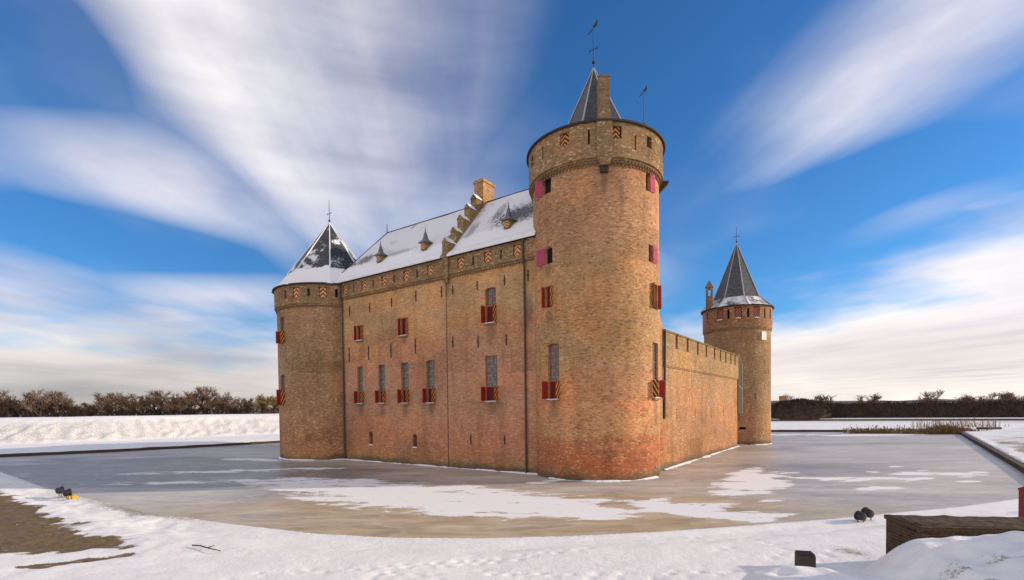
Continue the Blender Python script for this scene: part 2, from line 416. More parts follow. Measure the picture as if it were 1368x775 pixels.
def slate_mat(name, lo, hi, amount, seed, soft=0.10, extra=None, slate=(0.035, 0.038, 0.045), dust=0.12):
    """slates with snow lying on them; UV.v runs up the slope in metres; below lo all snow, above hi bare plus patches"""
    m, t, b = new_mat(name, 0.5, 0.4)
    uv = t.node('ShaderNodeUVMap').outputs[0]
    sp = t.node('ShaderNodeSeparateXYZ', inp={0: uv})
    uu, vv = sp.outputs[0], sp.outputs[1]
    uvs = t.vmath('ADD', uv, (seed * 5.1, seed * 2.3, seed))
    bt = t.node('ShaderNodeTexBrick')
    t.l.new(uv, bt.inputs['Vector'])
    bt.inputs['Scale'].default_value = 1.0
    bt.inputs['Brick Width'].default_value = 0.30
    bt.inputs['Row Height'].default_value = 0.22
    bt.inputs['Mortar Size'].default_value = 0.012
    k1 = tuple(x * 0.7 for x in slate)
    k2 = tuple(x * 1.5 for x in slate)
    bt.inputs['Color1'].default_value = (*k1, 1)
    bt.inputs['Color2'].default_value = (*k2, 1)
    bt.inputs['Mortar'].default_value = (0.012, 0.012, 0.014, 1)
    n1 = t.noise(uvs, 0.55, 5.0, 0.6)
    n2 = t.noise(uvs, 5.0, 4.0, 0.7)
    fl = t.noise(t.mapping(uvs, scale=(1.0, 1.0, 1)), 9.0, 3.0, 0.7)
    fm = t.noise(uvs, 3.0, 4.0, 0.7)
    slc = t.mix(t.math('MULTIPLY', t.step(fl, 0.56, 0.75), dust * 4), bt.outputs[0], (0.62, 0.63, 0.67))
    edge = t.math('ADD', vv, t.math('MULTIPLY', t.math('SUBTRACT', n1, 0.5), 2.2))
    edge = t.math('ADD', edge, t.math('MULTIPLY', t.math('SUBTRACT', n2, 0.5), 0.7))
    low = t.math('SUBTRACT', 1.0, t.step(edge, lo - soft, lo + soft))
    patch = t.math('ADD', n1, t.math('MULTIPLY', t.math('SUBTRACT', n2, 0.5), 0.35))
    sn = t.step(patch, 1.0 - amount - hi, 1.0 - amount + hi)
    if extra:
        for (cx, cy, sx, sy, w) in extra:
            q = t.mapping(uv, loc=(cx, cy, 0), scale=(sx, sy, 1), typ='TEXTURE')
            dd = t.vmath('LENGTH', q, out=1)
            dd = t.math('ADD', dd, t.math('MULTIPLY', t.math('SUBTRACT', n2, 0.5), 1.6))
            dd = t.math('ADD', dd, t.math('MULTIPLY', t.math('SUBTRACT', fl, 0.5), 2.4))
            dd = t.math('ADD', dd, t.math('MULTIPLY', t.math('SUBTRACT', fm, 0.5), 2.6))
            sn = t.math('SUBTRACT', sn, t.math('MULTIPLY', t.math('SUBTRACT', 1.0, t.step(dd, 0.60, 0.95)), w), clamp=True)
    sn = t.math('MAXIMUM', sn, low)
    c = t.mix(sn, slc, t.mix(low, (0.73, 0.735, 0.755), (0.84, 0.84, 0.85)))
    t.l.new(c, b.inputs['Base Color'])
    t.l.new(t.math('ADD', t.math('MULTIPLY', sn, 0.35), 0.38), b.inputs['Roughness'])
    h = t.math('ADD', t.math('MULTIPLY', sn, 1.2), t.math('MULTIPLY', bt.outputs['Fac'], -0.25))
    bump(t, b, h, 0.6, 0.08)
    return m


M['roof_wing'] = slate_mat('wing_roof_snow', 2.55, 0.16, 0.72, 1.0, 0.25,
                           [(-2.2, 4.0, 2.3, 1.5, 1.0), (-0.6, 4.6, 1.4, 1.8, 0.8), (-6.6, 3.4, 0.5, 1.2, 0.5), (-8.8, 3.2, 1.0, 0.6, 0.9), (-20.5, 3.4, 1.3, 0.9, 0.9), (-22.5, 2.9, 1.2, 0.6, 0.8), (-15.5, 3.0, 2.0, 0.4, 0.4), (-4.6, 5.2, 0.6, 1.8, 0.5)])
M['roof_left'] = slate_mat('left_spire_snow', 2.6, 0.05, 0.43, 2.0, 0.06, None, (0.028, 0.03, 0.036))
M['roof_main'] = slate_mat('main_spire_slate', -5, 0.05, 0.05, 3.0, 0.06, None, (0.03, 0.032, 0.038), 0.05)
M['skirt_right'] = slate_mat('right_skirt_snow', -0.2, 0.10, 0.55, 4.0, 0.2)
M['roof_right'] = slate_mat('right_spire_slate', -5, 0.05, 0.02, 5.0, 0.06, None, (0.055, 0.06, 0.068), 0.05)


def chevron_mat(name, a, b_, c_, n=3.0, k=0.55):
    m, t, b = new_mat(name, 0.5, 0.3)
    uv = t.node('ShaderNodeUVMap').outputs[0]
    sp = t.node('ShaderNodeSeparateXYZ', inp={0: uv})
    uu, vv = sp.outputs[0], sp.outputs[1]
    w = t.math('ABSOLUTE', t.math('SUBTRACT', uu, 0.5))
    s = t.math('FRACT', t.math('MULTIPLY', t.math('ADD', vv, t.math('MULTIPLY', w, k)), n))
    col = t.ramp(s, [(0.0, a), (0.40, b_), (0.62, c_)], 'CONSTANT')
    pos = t.node('ShaderNodeNewGeometry').outputs['Position']
    col = t.mix(1.0, col, t.ramp(t.noise(pos, 7.0, 3.0), [(0.3, 0.75), (0.7, 1.1)]), 'MULTIPLY')
    t.l.new(col, b.inputs['Base Color'])
    return m


def stripe_mat(name, a, b_, n=3.5, k=0.9):
    m, t, b = new_mat(name, 0.5, 0.3)
    uv = t.node('ShaderNodeUVMap').outputs[0]
    sp = t.node('ShaderNodeSeparateXYZ', inp={0: uv})
    s = t.math('FRACT', t.math('MULTIPLY', t.math('ADD', sp.outputs[1], t.math('MULTIPLY', sp.outputs[0], k)), n))
    col = t.ramp(s, [(0.0, a), (0.5, b_)], 'CONSTANT')
    pos = t.node('ShaderNodeNewGeometry').outputs['Position']
    col = t.mix(1.0, col, t.ramp(t.noise(pos, 7.0, 3.0), [(0.3, 0.75), (0.7, 1.1)]), 'MULTIPLY')
    t.l.new(col, b.inputs['Base Color'])
    return m


M['chev_black'] = chevron_mat('orange_black_chevrons', (0.75, 0.26, 0.035), (0.03, 0.012, 0.01), (0.03, 0.012, 0.01), 2.6, 0.8)
M['chev_white'] = chevron_mat('orange_cream_chevrons', (0.80, 0.22, 0.03), (0.80, 0.58, 0.36), (0.05, 0.012, 0.01), 2.3, 0.7)
M['chev_red'] = chevron_mat('red_cream_chevrons', (0.34, 0.05, 0.03), (0.45, 0.26, 0.16), (0.10, 0.02, 0.015), 3.0, 0.8)
M['stripe'] = stripe_mat('orange_black_stripes', (0.72, 0.32, 0.07), (0.045, 0.012, 0.01), 2.7, 0.6)


# ------------------------------------------------------------------ mesh builder
class MB:
    def __init__(self):
        self.v, self.f, self.uv, self.mi = [], [], [], []

    def quad(self, pts, uvs=None, mi=0):
        b = len(self.v)
        self.v += [tuple(p) for p in pts]
        self.f.append(tuple(range(b, b + len(pts))))
        self.uv.append(uvs if uvs else [(0, 0)] * len(pts))
        self.mi.append(mi)

    def box(self, o, ax, ay, az, mi=0, mis=None):
        """o = corner, ax, ay, az = edge vectors (right-handed); uv in metres"""
        o, ax, ay, az = Vector(o), Vector(ax), Vector(ay), Vector(az)
        P = lambda i, j, k: o + ax * i + ay * j + az * k
        lx, ly, lz = ax.length, ay.length, az.length
        faces = [([P(0, 0, 0), P(1, 0, 0), P(1, 0, 1), P(0, 0, 1)], lx, lz), ([P(1, 0, 0), P(1, 1, 0), P(1, 1, 1), P(1, 0, 1)], ly, lz),
                 ([P(1, 1, 0), P(0, 1, 0), P(0, 1, 1), P(1, 1, 1)], lx, lz), ([P(0, 1, 0), P(0, 0, 0), P(0, 0, 1), P(0, 1, 1)], ly, lz),
                 ([P(0, 0, 1), P(1, 0, 1), P(1, 1, 1), P(0, 1, 1)], lx, ly), ([P(0, 1, 0), P(1, 1, 0), P(1, 0, 0), P(0, 0, 0)], lx, ly)]
        for k, (pp, a, c) in enumerate(faces):
            zb = pp[0].z if k < 4 else 0.0
            self.quad(pp, [(0, zb), (a, zb), (a, zb + c), (0, zb + c)], mis[k] if mis else mi)

    def tube(self, p0, p1, r0, r1, n=6, mi=0, cap=False):
        p0, p1 = Vector(p0), Vector(p1)
        d = (p1 - p0)
        if d.length < 1e-6:
            return
        a = d.orthogonal().normalized()
        c = d.normalized().cross(a)
        ring = lambda p, r: [p + (a * math.cos(2 * math.pi * i / n) + c * math.sin(2 * math.pi * i / n)) * r for i in range(n)]
        A, B = ring(p0, r0), ring(p1, r1)
        for i in range(n):
            j = (i + 1) % n
            self.quad([A[i], A[j], B[j], B[i]], None, mi)
        if cap:
            self.quad(B, None, mi)
            self.quad(A[::-1], None, mi)

    def lathe(self, c, prof, n=16, mi=0, rot=0.0):
        """prof = [(r, z)...] outer surface going up; uv = metres round, metres up the slope"""
        s = 0.0
        for (r0, z0), (r1, z1) in zip(prof[:-1], prof[1:]):
            ds = math.hypot(r1 - r0, z1 - z0)
            rm = max(r0, r1)
            for i in range(n):
                a0, a1 = rot + 2 * math.pi * i / n, rot + 2 * math.pi * (i + 1) / n
                P = lambda a, r, z: (c[0] + math.cos(a) * r, c[1] + math.sin(a) * r, z)
                h0 = (a1 - a0) * r0 / 2
                h1 = (a1 - a0) * r1 / 2
                m = (i + 0.5) * (2 * math.pi / n) * rm
                pts = [P(a0, r0, z0), P(a1, r0, z0), P(a1, r1, z1), P(a0, r1, z1)]
                uv = [(m - h0, s), (m + h0, s), (m + h1, s + ds), (m - h1, s + ds)]
                if r1 < 1e-4:
                    pts, uv = pts[:3], uv[:3]
                elif r0 < 1e-4:
                    pts, uv = [pts[0], pts[2], pts[3]], [uv[0], uv[2], uv[3]]
                self.quad(pts, uv, mi)
            s += ds

    def build(self, name, mats, parent=None, smooth=False, merge=False):
        me = bpy.data.meshes.new(name)
        me.from_pydata(self.v, [], self.f)
        ul = me.uv_layers.new(name='UVMap')
        flat = [c for f in self.uv for c in f]
        ul.data.foreach_set('uv', [x for c in flat for x in c])
        if not isinstance(mats, (list, tuple)):
            mats = [mats]
        for m in mats:
            me.materials.append(M[m] if isinstance(m, str) else m)
        me.polygons.foreach_set('material_index', self.mi)
        if smooth:
            me.polygons.foreach_set('use_smooth', [True] * len(self.f))
        o = bpy.data.objects.new(name, me)
        COL.objects.link(o)
        if merge:
            import bmesh
            bm = bmesh.new()
            bm.from_mesh(me)
            bmesh.ops.remove_doubles(bm, verts=bm.verts, dist=1e-4)
            bm.to_mesh(me)
            bm.free()
        if parent:
            o.parent = parent
            o.matrix_parent_inverse = parent.matrix_world.inverted()
        return o


def tag(o, label, cat, group=None, kind=None):
    o['label'] = label
    o['category'] = cat
    if group:
        o['group'] = group
    if kind:
        o['kind'] = kind
    return o


def thing(name, loc, label, cat, group=None):
    o = bpy.data.objects.new(name, None)
    COL.objects.link(o)
    o.location = loc
    o.empty_display_size = 0.5
    bpy.context.view_layer.update()
    o.matrix_world = Matrix.Translation(loc)
    return tag(o, label, cat, group)


def structure(o):
    o['kind'] = 'structure'
    return o


# ------------------------------------------------------------------ walls with real openings
Z = Vector((0, 0, 1))


class Flat:
    """plane wall: u to the viewer's right, z up, d outward"""
    def __init__(self, p, normal):
        self.p = Vector((p[0], p[1], 0))
        self.n = Vector((normal[0], normal[1], 0)).normalized()
        self.t = Z.cross(self.n)

    def pt(self, u, z, d=0.0):
        q = self.p + self.t * u + self.n * d
        return Vector((q.x, q.y, z))

    def frame(self, u):
        return self.pt(u, 0), self.t, self.n

    step = 1.5


class Round:
    """drum: u = radius * angle"""
    def __init__(self, c, r):
        self.c = Vector((c[0], c[1], 0))
        self.r = r

    def pt(self, u, z, d=0.0):
        a = u / self.r
        return Vector((self.c.x + math.cos(a) * (self.r + d), self.c.y + math.sin(a) * (self.r + d), z))

    def frame(self, u):
        a = u / self.r
        n = Vector((math.cos(a), math.sin(a), 0))
        return self.pt(u, 0), Z.cross(n), n

    @property
    def step(self):
        return self.r * R(3)


def wall_sheet(mb, W, u0, u1, z0, z1, holes, d=0.0, mi=0):
    """holes: (ua, ub, za, zb, depth, closed, arch) ; reveals run inward, closed ones get a dark back (material 1)"""
    us = {u0, u1}
    zs = {z0, z1}
    n = max(1, int(math.ceil((u1 - u0) / W.step)))
    for i in range(n + 1):
        us.add(u0 + (u1 - u0) * i / n)
    for h in holes:
        us.update(h[:2])
        zs.update(h[2:4])
    def clean(s):
        s = sorted(s)
        out = [s[0]]
        for x in s[1:]:
            if x - out[-1] > 1e-4:
                out.append(x)
        return out
    us, zs = clean(us), clean(zs)
    for a, b in zip(us[:-1], us[1:]):
        for c, e in zip(zs[:-1], zs[1:]):
            um, zm = (a + b) / 2, (c + e) / 2
            if any(h[0] < um < h[1] and h[2] < zm < h[3] for h in holes):
                continue
            mb.quad([W.pt(a, c, d), W.pt(b, c, d), W.pt(b, e, d), W.pt(a, e, d)], [(a, c), (b, c), (b, e), (a, e)], mi)
    for (ua, ub, za, zb, dep, closed, arch) in holes:
        i = d - dep
        q = lambda pts, uv: mb.quad(pts, uv, mi)
        q([W.pt(ua, za, d), W.pt(ua, za, i), W.pt(ua, zb, i), W.pt(ua, zb, d)][::-1], [(ua, za), (ua + dep, za), (ua + dep, zb), (ua, zb)][::-1])
        q([W.pt(ub, za, d), W.pt(ub, za, i), W.pt(ub, zb, i), W.pt(ub, zb, d)], [(ub, za), (ub + dep, za), (ub + dep, zb), (ub, zb)])
        q([W.pt(ua, za, d), W.pt(ub, za, d), W.pt(ub, za, i), W.pt(ua, za, i)], [(ua, za), (ub, za), (ub, za + dep), (ua, za + dep)])
        q([W.pt(ua, zb, d), W.pt(ub, zb, d), W.pt(ub, zb, i), W.pt(ua, zb, i)][::-1], [(ua, zb), (ub, zb), (ub, zb + dep), (ua, zb + dep)][::-1])
        if closed:
            mb.quad([W.pt(ua, za, i), W.pt(ub, za, i), W.pt(ub, zb, i), W.pt(ua, zb, i)], [(ua, za), (ub, za), (ub, zb), (ua, zb)], 1)
        if arch:
            w = (ub - ua) / 2
            um = (ua + ub) / 2
            K = 5
            pts = [(um + w * math.cos(math.pi * k / (2 * K)), zb - arch + arch * math.sin(math.pi * k / (2 * K))) for k in range(K + 1)]
            for sgn in (1, -1):
                for (xa, ya), (xb, yb) in zip(pts[:-1], pts[1:]):
                    X = lambda x: um + sgn * (x - um)
                    poly = [(X(xa), ya), (X(ub), zb), (X(xb), yb)]
                    if sgn < 0:
                        poly = poly[::-1]
                    dd = d - 0.004
                    mb.quad([W.pt(u, z, dd) for u, z in poly], poly, mi)
                    uu = [(X(xa), ya), (X(xb), yb)]
                    pp = [W.pt(*uu[0], dd), W.pt(*uu[1], dd), W.pt(*uu[1], i), W.pt(*uu[0], i)]
                    mb.quad(pp if sgn > 0 else pp[::-1], [uu[0], uu[1], uu[1], uu[0]], mi)


def leaf(parent, W, side, u, w, z0, z1, angle, outer, inner):
    """one shutter leaf, hinged at the jamb u"""
    o, t, n = W.frame(u)
    s = 1 if side == 'l' else -1
    a = R(angle)
    dirv = t * (s * math.cos(a)) + n * math.sin(a)
    # outer face: the one that looks away from the room when the leaf is shut
    nrm = (Z.cross(dirv)) * (1 if True else -1)
    outn = n * math.cos(a) - t * (s * math.sin(a))
    th = 0.045
    base = o + n * 0.03
    mb = MB()
    p0, p1 = base, base + dirv * w
    q0, q1 = p0 + outn * th, p1 + outn * th
    zz = lambda p, z: Vector((p.x, p.y, z))
    flip = s < 0
    def face(a_, b_, mi, inv):
        pts = [zz(a_, z0), zz(b_, z0), zz(b_, z1), zz(a_, z1)]
        ar = max((z1 - z0), 0.1)
        uv = [(0, 0), (1, 0), (1, 1), (0, 1)]
        if inv:
            pts, uv = pts[::-1], uv[::-1]
        mb.quad(pts, uv, mi)
    face(q0, q1, 0, flip)
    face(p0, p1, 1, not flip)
    face(p1, q1, 1, flip)
    face(p0, q0, 1, not flip)
    mb.quad([zz(p0, z1), zz(p1, z1), zz(q1, z1), zz(q0, z1)], None, 1)
    mb.quad([zz(p0, z0), zz(p1, z0), zz(q1, z0), zz(q0, z0)][::-1], None, 1)
    # ledges on the inner side
    for f in (0.2, 0.8):
        zc = z0 + (z1 - z0) * f
        pa = p0 + dirv * 0.03
        mb.box(zz(pa, zc - 0.04), dirv * (w - 0.06), -outn * 0.02, Vector((0, 0, 0.08)), 1)
    return mb.build('shutter', [outer, inner], parent)


def window(parent, W, ua, ub, za, zb, zdiv=None, left=95, right=95, outer='stripe', inner='red', glass=True, frame='frame', inset=0.22, sill=True, bars=1, lw=None):
    """a window set in a real opening: frame + pane + sill + shutter leaves over the lower light"""
    fm = MB()
    fr = 0.07
    def bar(u0, u1, z0, z1, d0, d1):
        o, t, n = W.frame((ua + ub) / 2)
        uc = (ua + ub) / 2
        p = o + t * (u0 - uc) - n * d0
        fm.box(Vector((p.x, p.y, z0)), t * (u1 - u0), -n * (d1 - d0), Vector((0, 0, z1 - z0)))
    bar(ua, ua + fr, za, zb, inset - 0.05, inset + 0.03)
    bar(ub - fr, ub, za, zb, inset - 0.05, inset + 0.03)
    bar(ua + fr, ub - fr, zb - fr, zb, inset - 0.05, inset + 0.03)
    bar(ua + fr, ub - fr, za, za + fr, inset - 0.05, inset + 0.03)
    if zdiv:
        bar(ua + fr, ub - fr, zdiv - 0.05, zdiv + 0.05, inset - 0.045, inset + 0.02)
        zt = zb - fr
        zm = (zdiv + zt) / 2
        if bars:
            uc = (ua + ub) / 2
            bar(ua + fr, ub - fr, zm - 0.035, zm + 0.035, inset - 0.035, inset + 0.01)
            if bars > 1:
                bar(uc - 0.03, uc + 0.03, zdiv + 0.05, zm - 0.035, inset - 0.03, inset + 0.01)
                bar(uc - 0.03, uc + 0.03, zm + 0.035, zt, inset - 0.03, inset + 0.01)
    w = fm.build('window', frame, parent)
    o, t, n = W.frame((ua + ub) / 2)
    hw = (ub - ua) / 2
    def pane(z0, z1, mat, dd):
        pm = MB()
        a = o - t * hw - n * dd
        b = o + t * hw - n * dd
        pm.quad([Vector((a.x, a.y, z0)), Vector((b.x, b.y, z0)), Vector((b.x, b.y, z1)), Vector((a.x, a.y, z1))], [(0, z0), (2 * hw, z0), (2 * hw, z1), (0, z1)])
        pm.build('pane', mat, w)
    if zdiv:
        pane(zdiv, zb, 'glass', inset + 0.005)
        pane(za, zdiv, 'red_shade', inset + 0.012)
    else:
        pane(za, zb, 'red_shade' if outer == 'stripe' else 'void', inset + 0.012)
    L = lw if lw else hw * 0.86
    zt = zdiv if zdiv else zb
    if left is not None:
        leaf(w, W, 'l', ua, L, za + 0.05, zt - 0.02, left, outer, inner)
    if right is not None:
        leaf(w, W, 'r', ub, L, za + 0.05, zt - 0.02, right, outer, inner)
    if sill:
        sm = MB()
        a = o - t * (hw + 0.06) + n * 0.004
        sm.box(Vector((a.x, a.y, za - 0.13)), n * 0.12, t * (2 * hw + 0.12), Vector((0, 0, 0.125)))
        sm.build('sill', 'brick_trim', w)
        sn = MB()
        a = o - t * (hw - 0.02) - n * 0.1
        sn.box(Vector((a.x, a.y, za + 0.003)), n * 0.26, t * (2 * hw - 0.04), Vector((0, 0, 0.055)))
        sn.build('snow_cap', 'snow', w)
    return w


def chevron(parent, W, u, z, w, h, mat, d=0.0, tilt=0.0, snow=False):
    """a closed wooden shutter painted with chevrons, standing in a parapet loop"""
    o, t, n = W.frame(u)
    mb = MB()
    a = o - t * (w / 2) + n * (d - 0.10)
    top = n * (-tilt)
    z0, z1 = z - h / 2, z + h / 2
    V = lambda p, zz: Vector((p.x, p.y, zz))
    b = a + t * w
    th = n * 0.05
    mb.quad([V(a + th, z0), V(b + th, z0), V(b + th, z1) + top, V(a + th, z1) + top], [(0, 0), (1, 0), (1, 1), (0, 1)], 0)
    mb.quad([V(a, z0), V(a + th, z0), V(a + th, z1) + top, V(a, z1) + top], None, 1)
    mb.quad([V(b + th, z0), V(b, z0), V(b, z1) + top, V(b + th, z1) + top], None, 1)
    mb.quad([V(a + th, z1) + top, V(b + th, z1) + top, V(b, z1) + top, V(a, z1) + top], None, 1)
    mb.quad([V(b, z0), V(a, z0), V(a, z1) + top, V(b, z1) + top], None, 1)
    s = mb.build('chevron_shutter', [mat, 'red'], parent)
    if snow:
        sn = MB()
        a = o - t * (w / 2) - n * 0.06
        sn.box(V(a, z0 - 0.10) + n * d, n * 0.22, t * w, Vector((0, 0, 0.09)))
        sn.build('snow_cap', 'snow', s)
    return s


def dentils(mb, W, u0, u1, z, d, w=0.12, gap=0.14, h=0.13, dep=0.09, mi=0):
    n = int((u1 - u0) / (w + gap))
    for i in range(n):
        u = u0 + (i + 0.25) * (w + gap)
        o, t, nn = W.frame(u + w / 2)
        p = o - t * (w / 2) + nn * (d - 0.01)
        mb.box(Vector((p.x, p.y, z)), t * w, -nn * -dep if False else nn * dep, Vector((0, 0, h)), mi)


def ring(mb, c, prof, n=96, a0=0.0, a1=2 * math.pi, mi=0, rr=None):
    """band of revolution with uv in metres (u = angle*rr)"""
    for (r0, z0), (r1, z1) in zip(prof[:-1], prof[1:]):
        for i in range(n):
            b0, b1 = a0 + (a1 - a0) * i / n, a0 + (a1 - a0) * (i + 1) / n
            P = lambda a, r, z: (c[0] + math.cos(a) * r, c[1] + math.sin(a) * r, z)
            k = rr or r0
            zz0, zz1 = (z0, z1) if abs(z1 - z0) > 1e-3 else (z0, z0 + abs(r1 - r0))
            mb.quad([P(b0, r0, z0), P(b1, r0, z0), P(b1, r1, z1), P(b0, r1, z1)], [(b0 * k, zz0), (b1 * k, zz0), (b1 * k, zz1), (b0 * k, zz1)], mi)


def vane(parent, p, h, flag=0.6, cross=True, dirx=(0.8, -0.6), r=0.045):
    """iron finial with cross bar and banner"""
    mb = MB()
    p = Vector(p)
    mb.tube(p, p + Z * h, r, r * 0.5, 6)
    mb.lathe(p, [(0.0, p.z + h * .12), (0.13, p.z + h * .15), (0.13, p.z + h * .18), (0.0, p.z + h * .22)], 8)
    dv = Vector((dirx[0], dirx[1], 0)).normalized()
    if cross:
        zc = h * 0.45
        for s in (1, -1):
            mb.tube(p + Z * zc, p + Z * zc + dv * 0.34 * s, 0.03, 0.03, 5, cap=True)
            mb.tube(p + Z * zc + dv * 0.34 * s - Z * .08, p + Z * zc + dv * .34 * s + Z * .10, 0.03, 0.015, 5)
    o = mb.build('finial', 'iron', parent)
    if flag:
        fb = MB()
        zt = p.z + h
        n = Z.cross(dv) * 0.012
        def plate(pts):
            a = [p + dv * x + Z * (z + h) + n for x, z in pts]
            c = [p + dv * x + Z * (z + h) - n for x, z in pts]
            fb.quad(a)
            fb.quad(c[::-1])
            for i in range(len(pts)):
                j = (i + 1) % len(pts)
                fb.quad([c[i], c[j], a[j], a[i]])
        f = flag
        # cockerel-like banner: body, tail and pointer
        plate([(-0.15 * f, -0.55 * f), (0.55 * f, -0.30 * f), (0.62 * f, 0.12 * f), (0.40 * f, 0.30 * f), (0.30 * f, 0.05 * f), (0.05 * f, -0.10 * f)])
        plate([(-0.75 * f, -0.98 * f), (-0.12 * f, -0.62 * f), (-0.05 * f, -0.50 * f), (-0.2 * f, -0.50 * f), (-0.78 * f, -0.86 * f)])
        fb.build('weather_vane', 'iron', o)
    return o


def hips(parent, c, prof, n, rot, mat='lead', w=0.07, which=None):
    for i in range(n):
        if which is not None and i not in which:
            continue
        a = rot + 2 * math.pi * i / n
        mb = MB()
        for (r0, z0), (r1, z1) in zip(prof[:-1], prof[1:]):
            P = lambda r, z: Vector((c[0] + math.cos(a) * (r + 0.01), c[1] + math.sin(a) * (r + 0.01), z))
            mb.tube(P(r0, z0), P(max(r1, 0.02), z1), w, w * (0.55 if r1 < .1 else 1), 6)
        mb.build('hip', mat, parent)


def base_snow(parent, pts_fn, u0, u1, n, seed):
    """thin ridge of drifted snow where brick meets ice"""
    mb = MB()
    prev = None
    for i in range(n + 1):
        u = u0 + (u1 - u0) * i / n
        w = 0.13 + 0.30 * mnoise.noise(Vector((u * 0.45, seed, 0))) + 0.14 * mnoise.noise(Vector((u * 2.6, seed, 3)))
        w = max(w, 0.012)
        hh = min(0.11, 0.02 + w * 0.5)
        cur = [pts_fn(u, hh, -0.03), pts_fn(u, hh * .85, w * 0.45), pts_fn(u, 0.004, w)]
        if prev:
            for k in range(2):
                mb.quad([prev[k + 1], cur[k + 1], cur[k], prev[k]])
        prev = cur
    return mb.build('snow_drift', 'snow', parent, smooth=True)


# ------------------------------------------------------------------ castle: shared geometry
PA = Vector((1.12, 38.05, 0)); NA = Vector((-0.5757, -0.8177, 0)).normalized()
PB = Vector((11.69, 39.19, 0)); NB = Vector((0.8148, -0.5797, 0)).normalized()
MC, MR = (6.376, 38.187), 4.607
LC, LR = (-19.6, 55.5), 5.40
RC, RR = (29.70, 66.80), 4.03
WA, WB = Flat(PA, NA), Flat(PB, NB)

# ---------------------------------------------------------------- residential wing
wing = thing('castle_wing', (-7.6, 44.2, 0), 'long brick residential wing with a snowy slate roof between two round towers', 'castle wing')
EAVE, CORB, RIDGE, RW = 17.50, 16.10, 23.60, 5.0
U0, U1 = -22.6, 1.15
slot = lambda u, z0, z1, w=0.10, dep=0.25: (u - w / 2, u + w / 2, z0, z1, dep, True, 0)
wing_wins = [(-19.75, -18.81, 11.66, 13.12, None), (-13.56, -12.63, 11.57, 13.18, None), (-3.84, -2.77, 11.66, 14.46, 13.06),
             (-19.78, -18.89, 5.56, 9.16, 6.78), (-16.66, -15.74, 5.54, 9.15, 6.78), (-13.59, -12.62, 5.50, 9.17, 6.78), (-10.43, -9.45, 5.47, 9.20, 6.78),
             (-3.90, -2.71, 5.50, 9.13, 6.70)]
holes = [(a, b, c, d, 0.30, False, 0.16 if k in (2, 6) else 0) for k, (a, b, c, d, e) in enumerate(wing_wins)]
holes += [(-18.19, -17.64, 1.55, 2.85, 0.5, True, 0.12), (-12.25, -11.72, 1.52, 2.75, 0.5, True, 0.12)]
mb = MB()
wall_sheet(mb, WA, U0, U1, 0.0, CORB, holes)
mb.build('wall', ['brick_wing', 'void'], wing)
for k, (a, b, c, d, e) in enumerate(wing_wins):
    if e is None:
        window(wing, WA, a, b, c, d, None, 88, 92, sill=True, lw=0.27)
    elif k == 2:
        window(wing, WA, a, b, c, d, e, 92, 94, frame='frame', bars=2, sill=True)
    elif k == 7:
        window(wing, WA, a, b, c, d, e, 92, 94, bars=1, inset=0.10)
    else:
        window(wing, WA, a, b, c, d, e, 92, 94, frame='frame_grey', bars=1)
for (a, b, z) in ((-18.19, -17.64, 1.55), (-12.25, -11.72, 1.52)):
    sn = MB()
    q = WA.pt(a + 0.02, z + 0.002, -0.3)
    sn.box(q, NA * 0.34, WA.t * (b - a - 0.04), Z * 0.10)
    sn.build('snow_cap', 'snow', wing)
# parapet
PD = 0.16
chev = [-21.2, -18.35, -15.5, -12.6, -9.65, -6.22, -3.44, -0.64]
slits = [-19.87, -17.02, -14.13, -11.2, -4.88, -2.12]
mb = MB()
hol = [(u - 0.34, u + 0.34, 16.45, 17.25, 0.30, True, 0) for u in chev] + [slot(u, 16.42, 17.12, 0.20, 0.3) for u in slits]
wall_sheet(mb, WA, U0, U1, CORB, EAVE, hol, PD)
o, t, n = WA.frame(U0)
for z_, dd in ((CORB, PD), (CORB - 0.14, 0.08)):
    mb.quad([WA.pt(U0, z_, 0), WA.pt(U1, z_, 0), WA.pt(U1, z_, dd), WA.pt(U0, z_, dd)][::-1], [(U0, 0), (U1, 0), (U1, .2), (U0, .2)])
mb.quad([WA.pt(U0, CORB - 0.14, 0.08), WA.pt(U1, CORB - 0.14, 0.08), WA.pt(U1, CORB - 0.002, 0.08), WA.pt(U0, CORB - 0.002, 0.08)], [(U0, 16), (U1, 16), (U1, 16.14), (U0, 16.14)])
mb.build('parapet', ['brick_trim', 'void'], wing)
mb = MB()
dentils(mb, WA, U0 + 1.2, U1 - 0.9, CORB - 0.27, 0.0, 0.13, 0.15, 0.125, 0.13)
mb.build('corbel_course', 'brick_trim', wing)
for i, u in enumerate(chev):
    chevron(wing, WA, u, 16.85, 0.56, 0.78, 'chev_white', PD - 0.02, 0.05)
mb = MB()
q = WA.pt(U0, EAVE, -0.3)
mb.box(q, NA * 0.62 if False else WA.t * (U1 - U0), -NA * -0.62 if False else NA * 0.62, Z * 0.07)
mb.build('eave_board', 'cornice', wing)
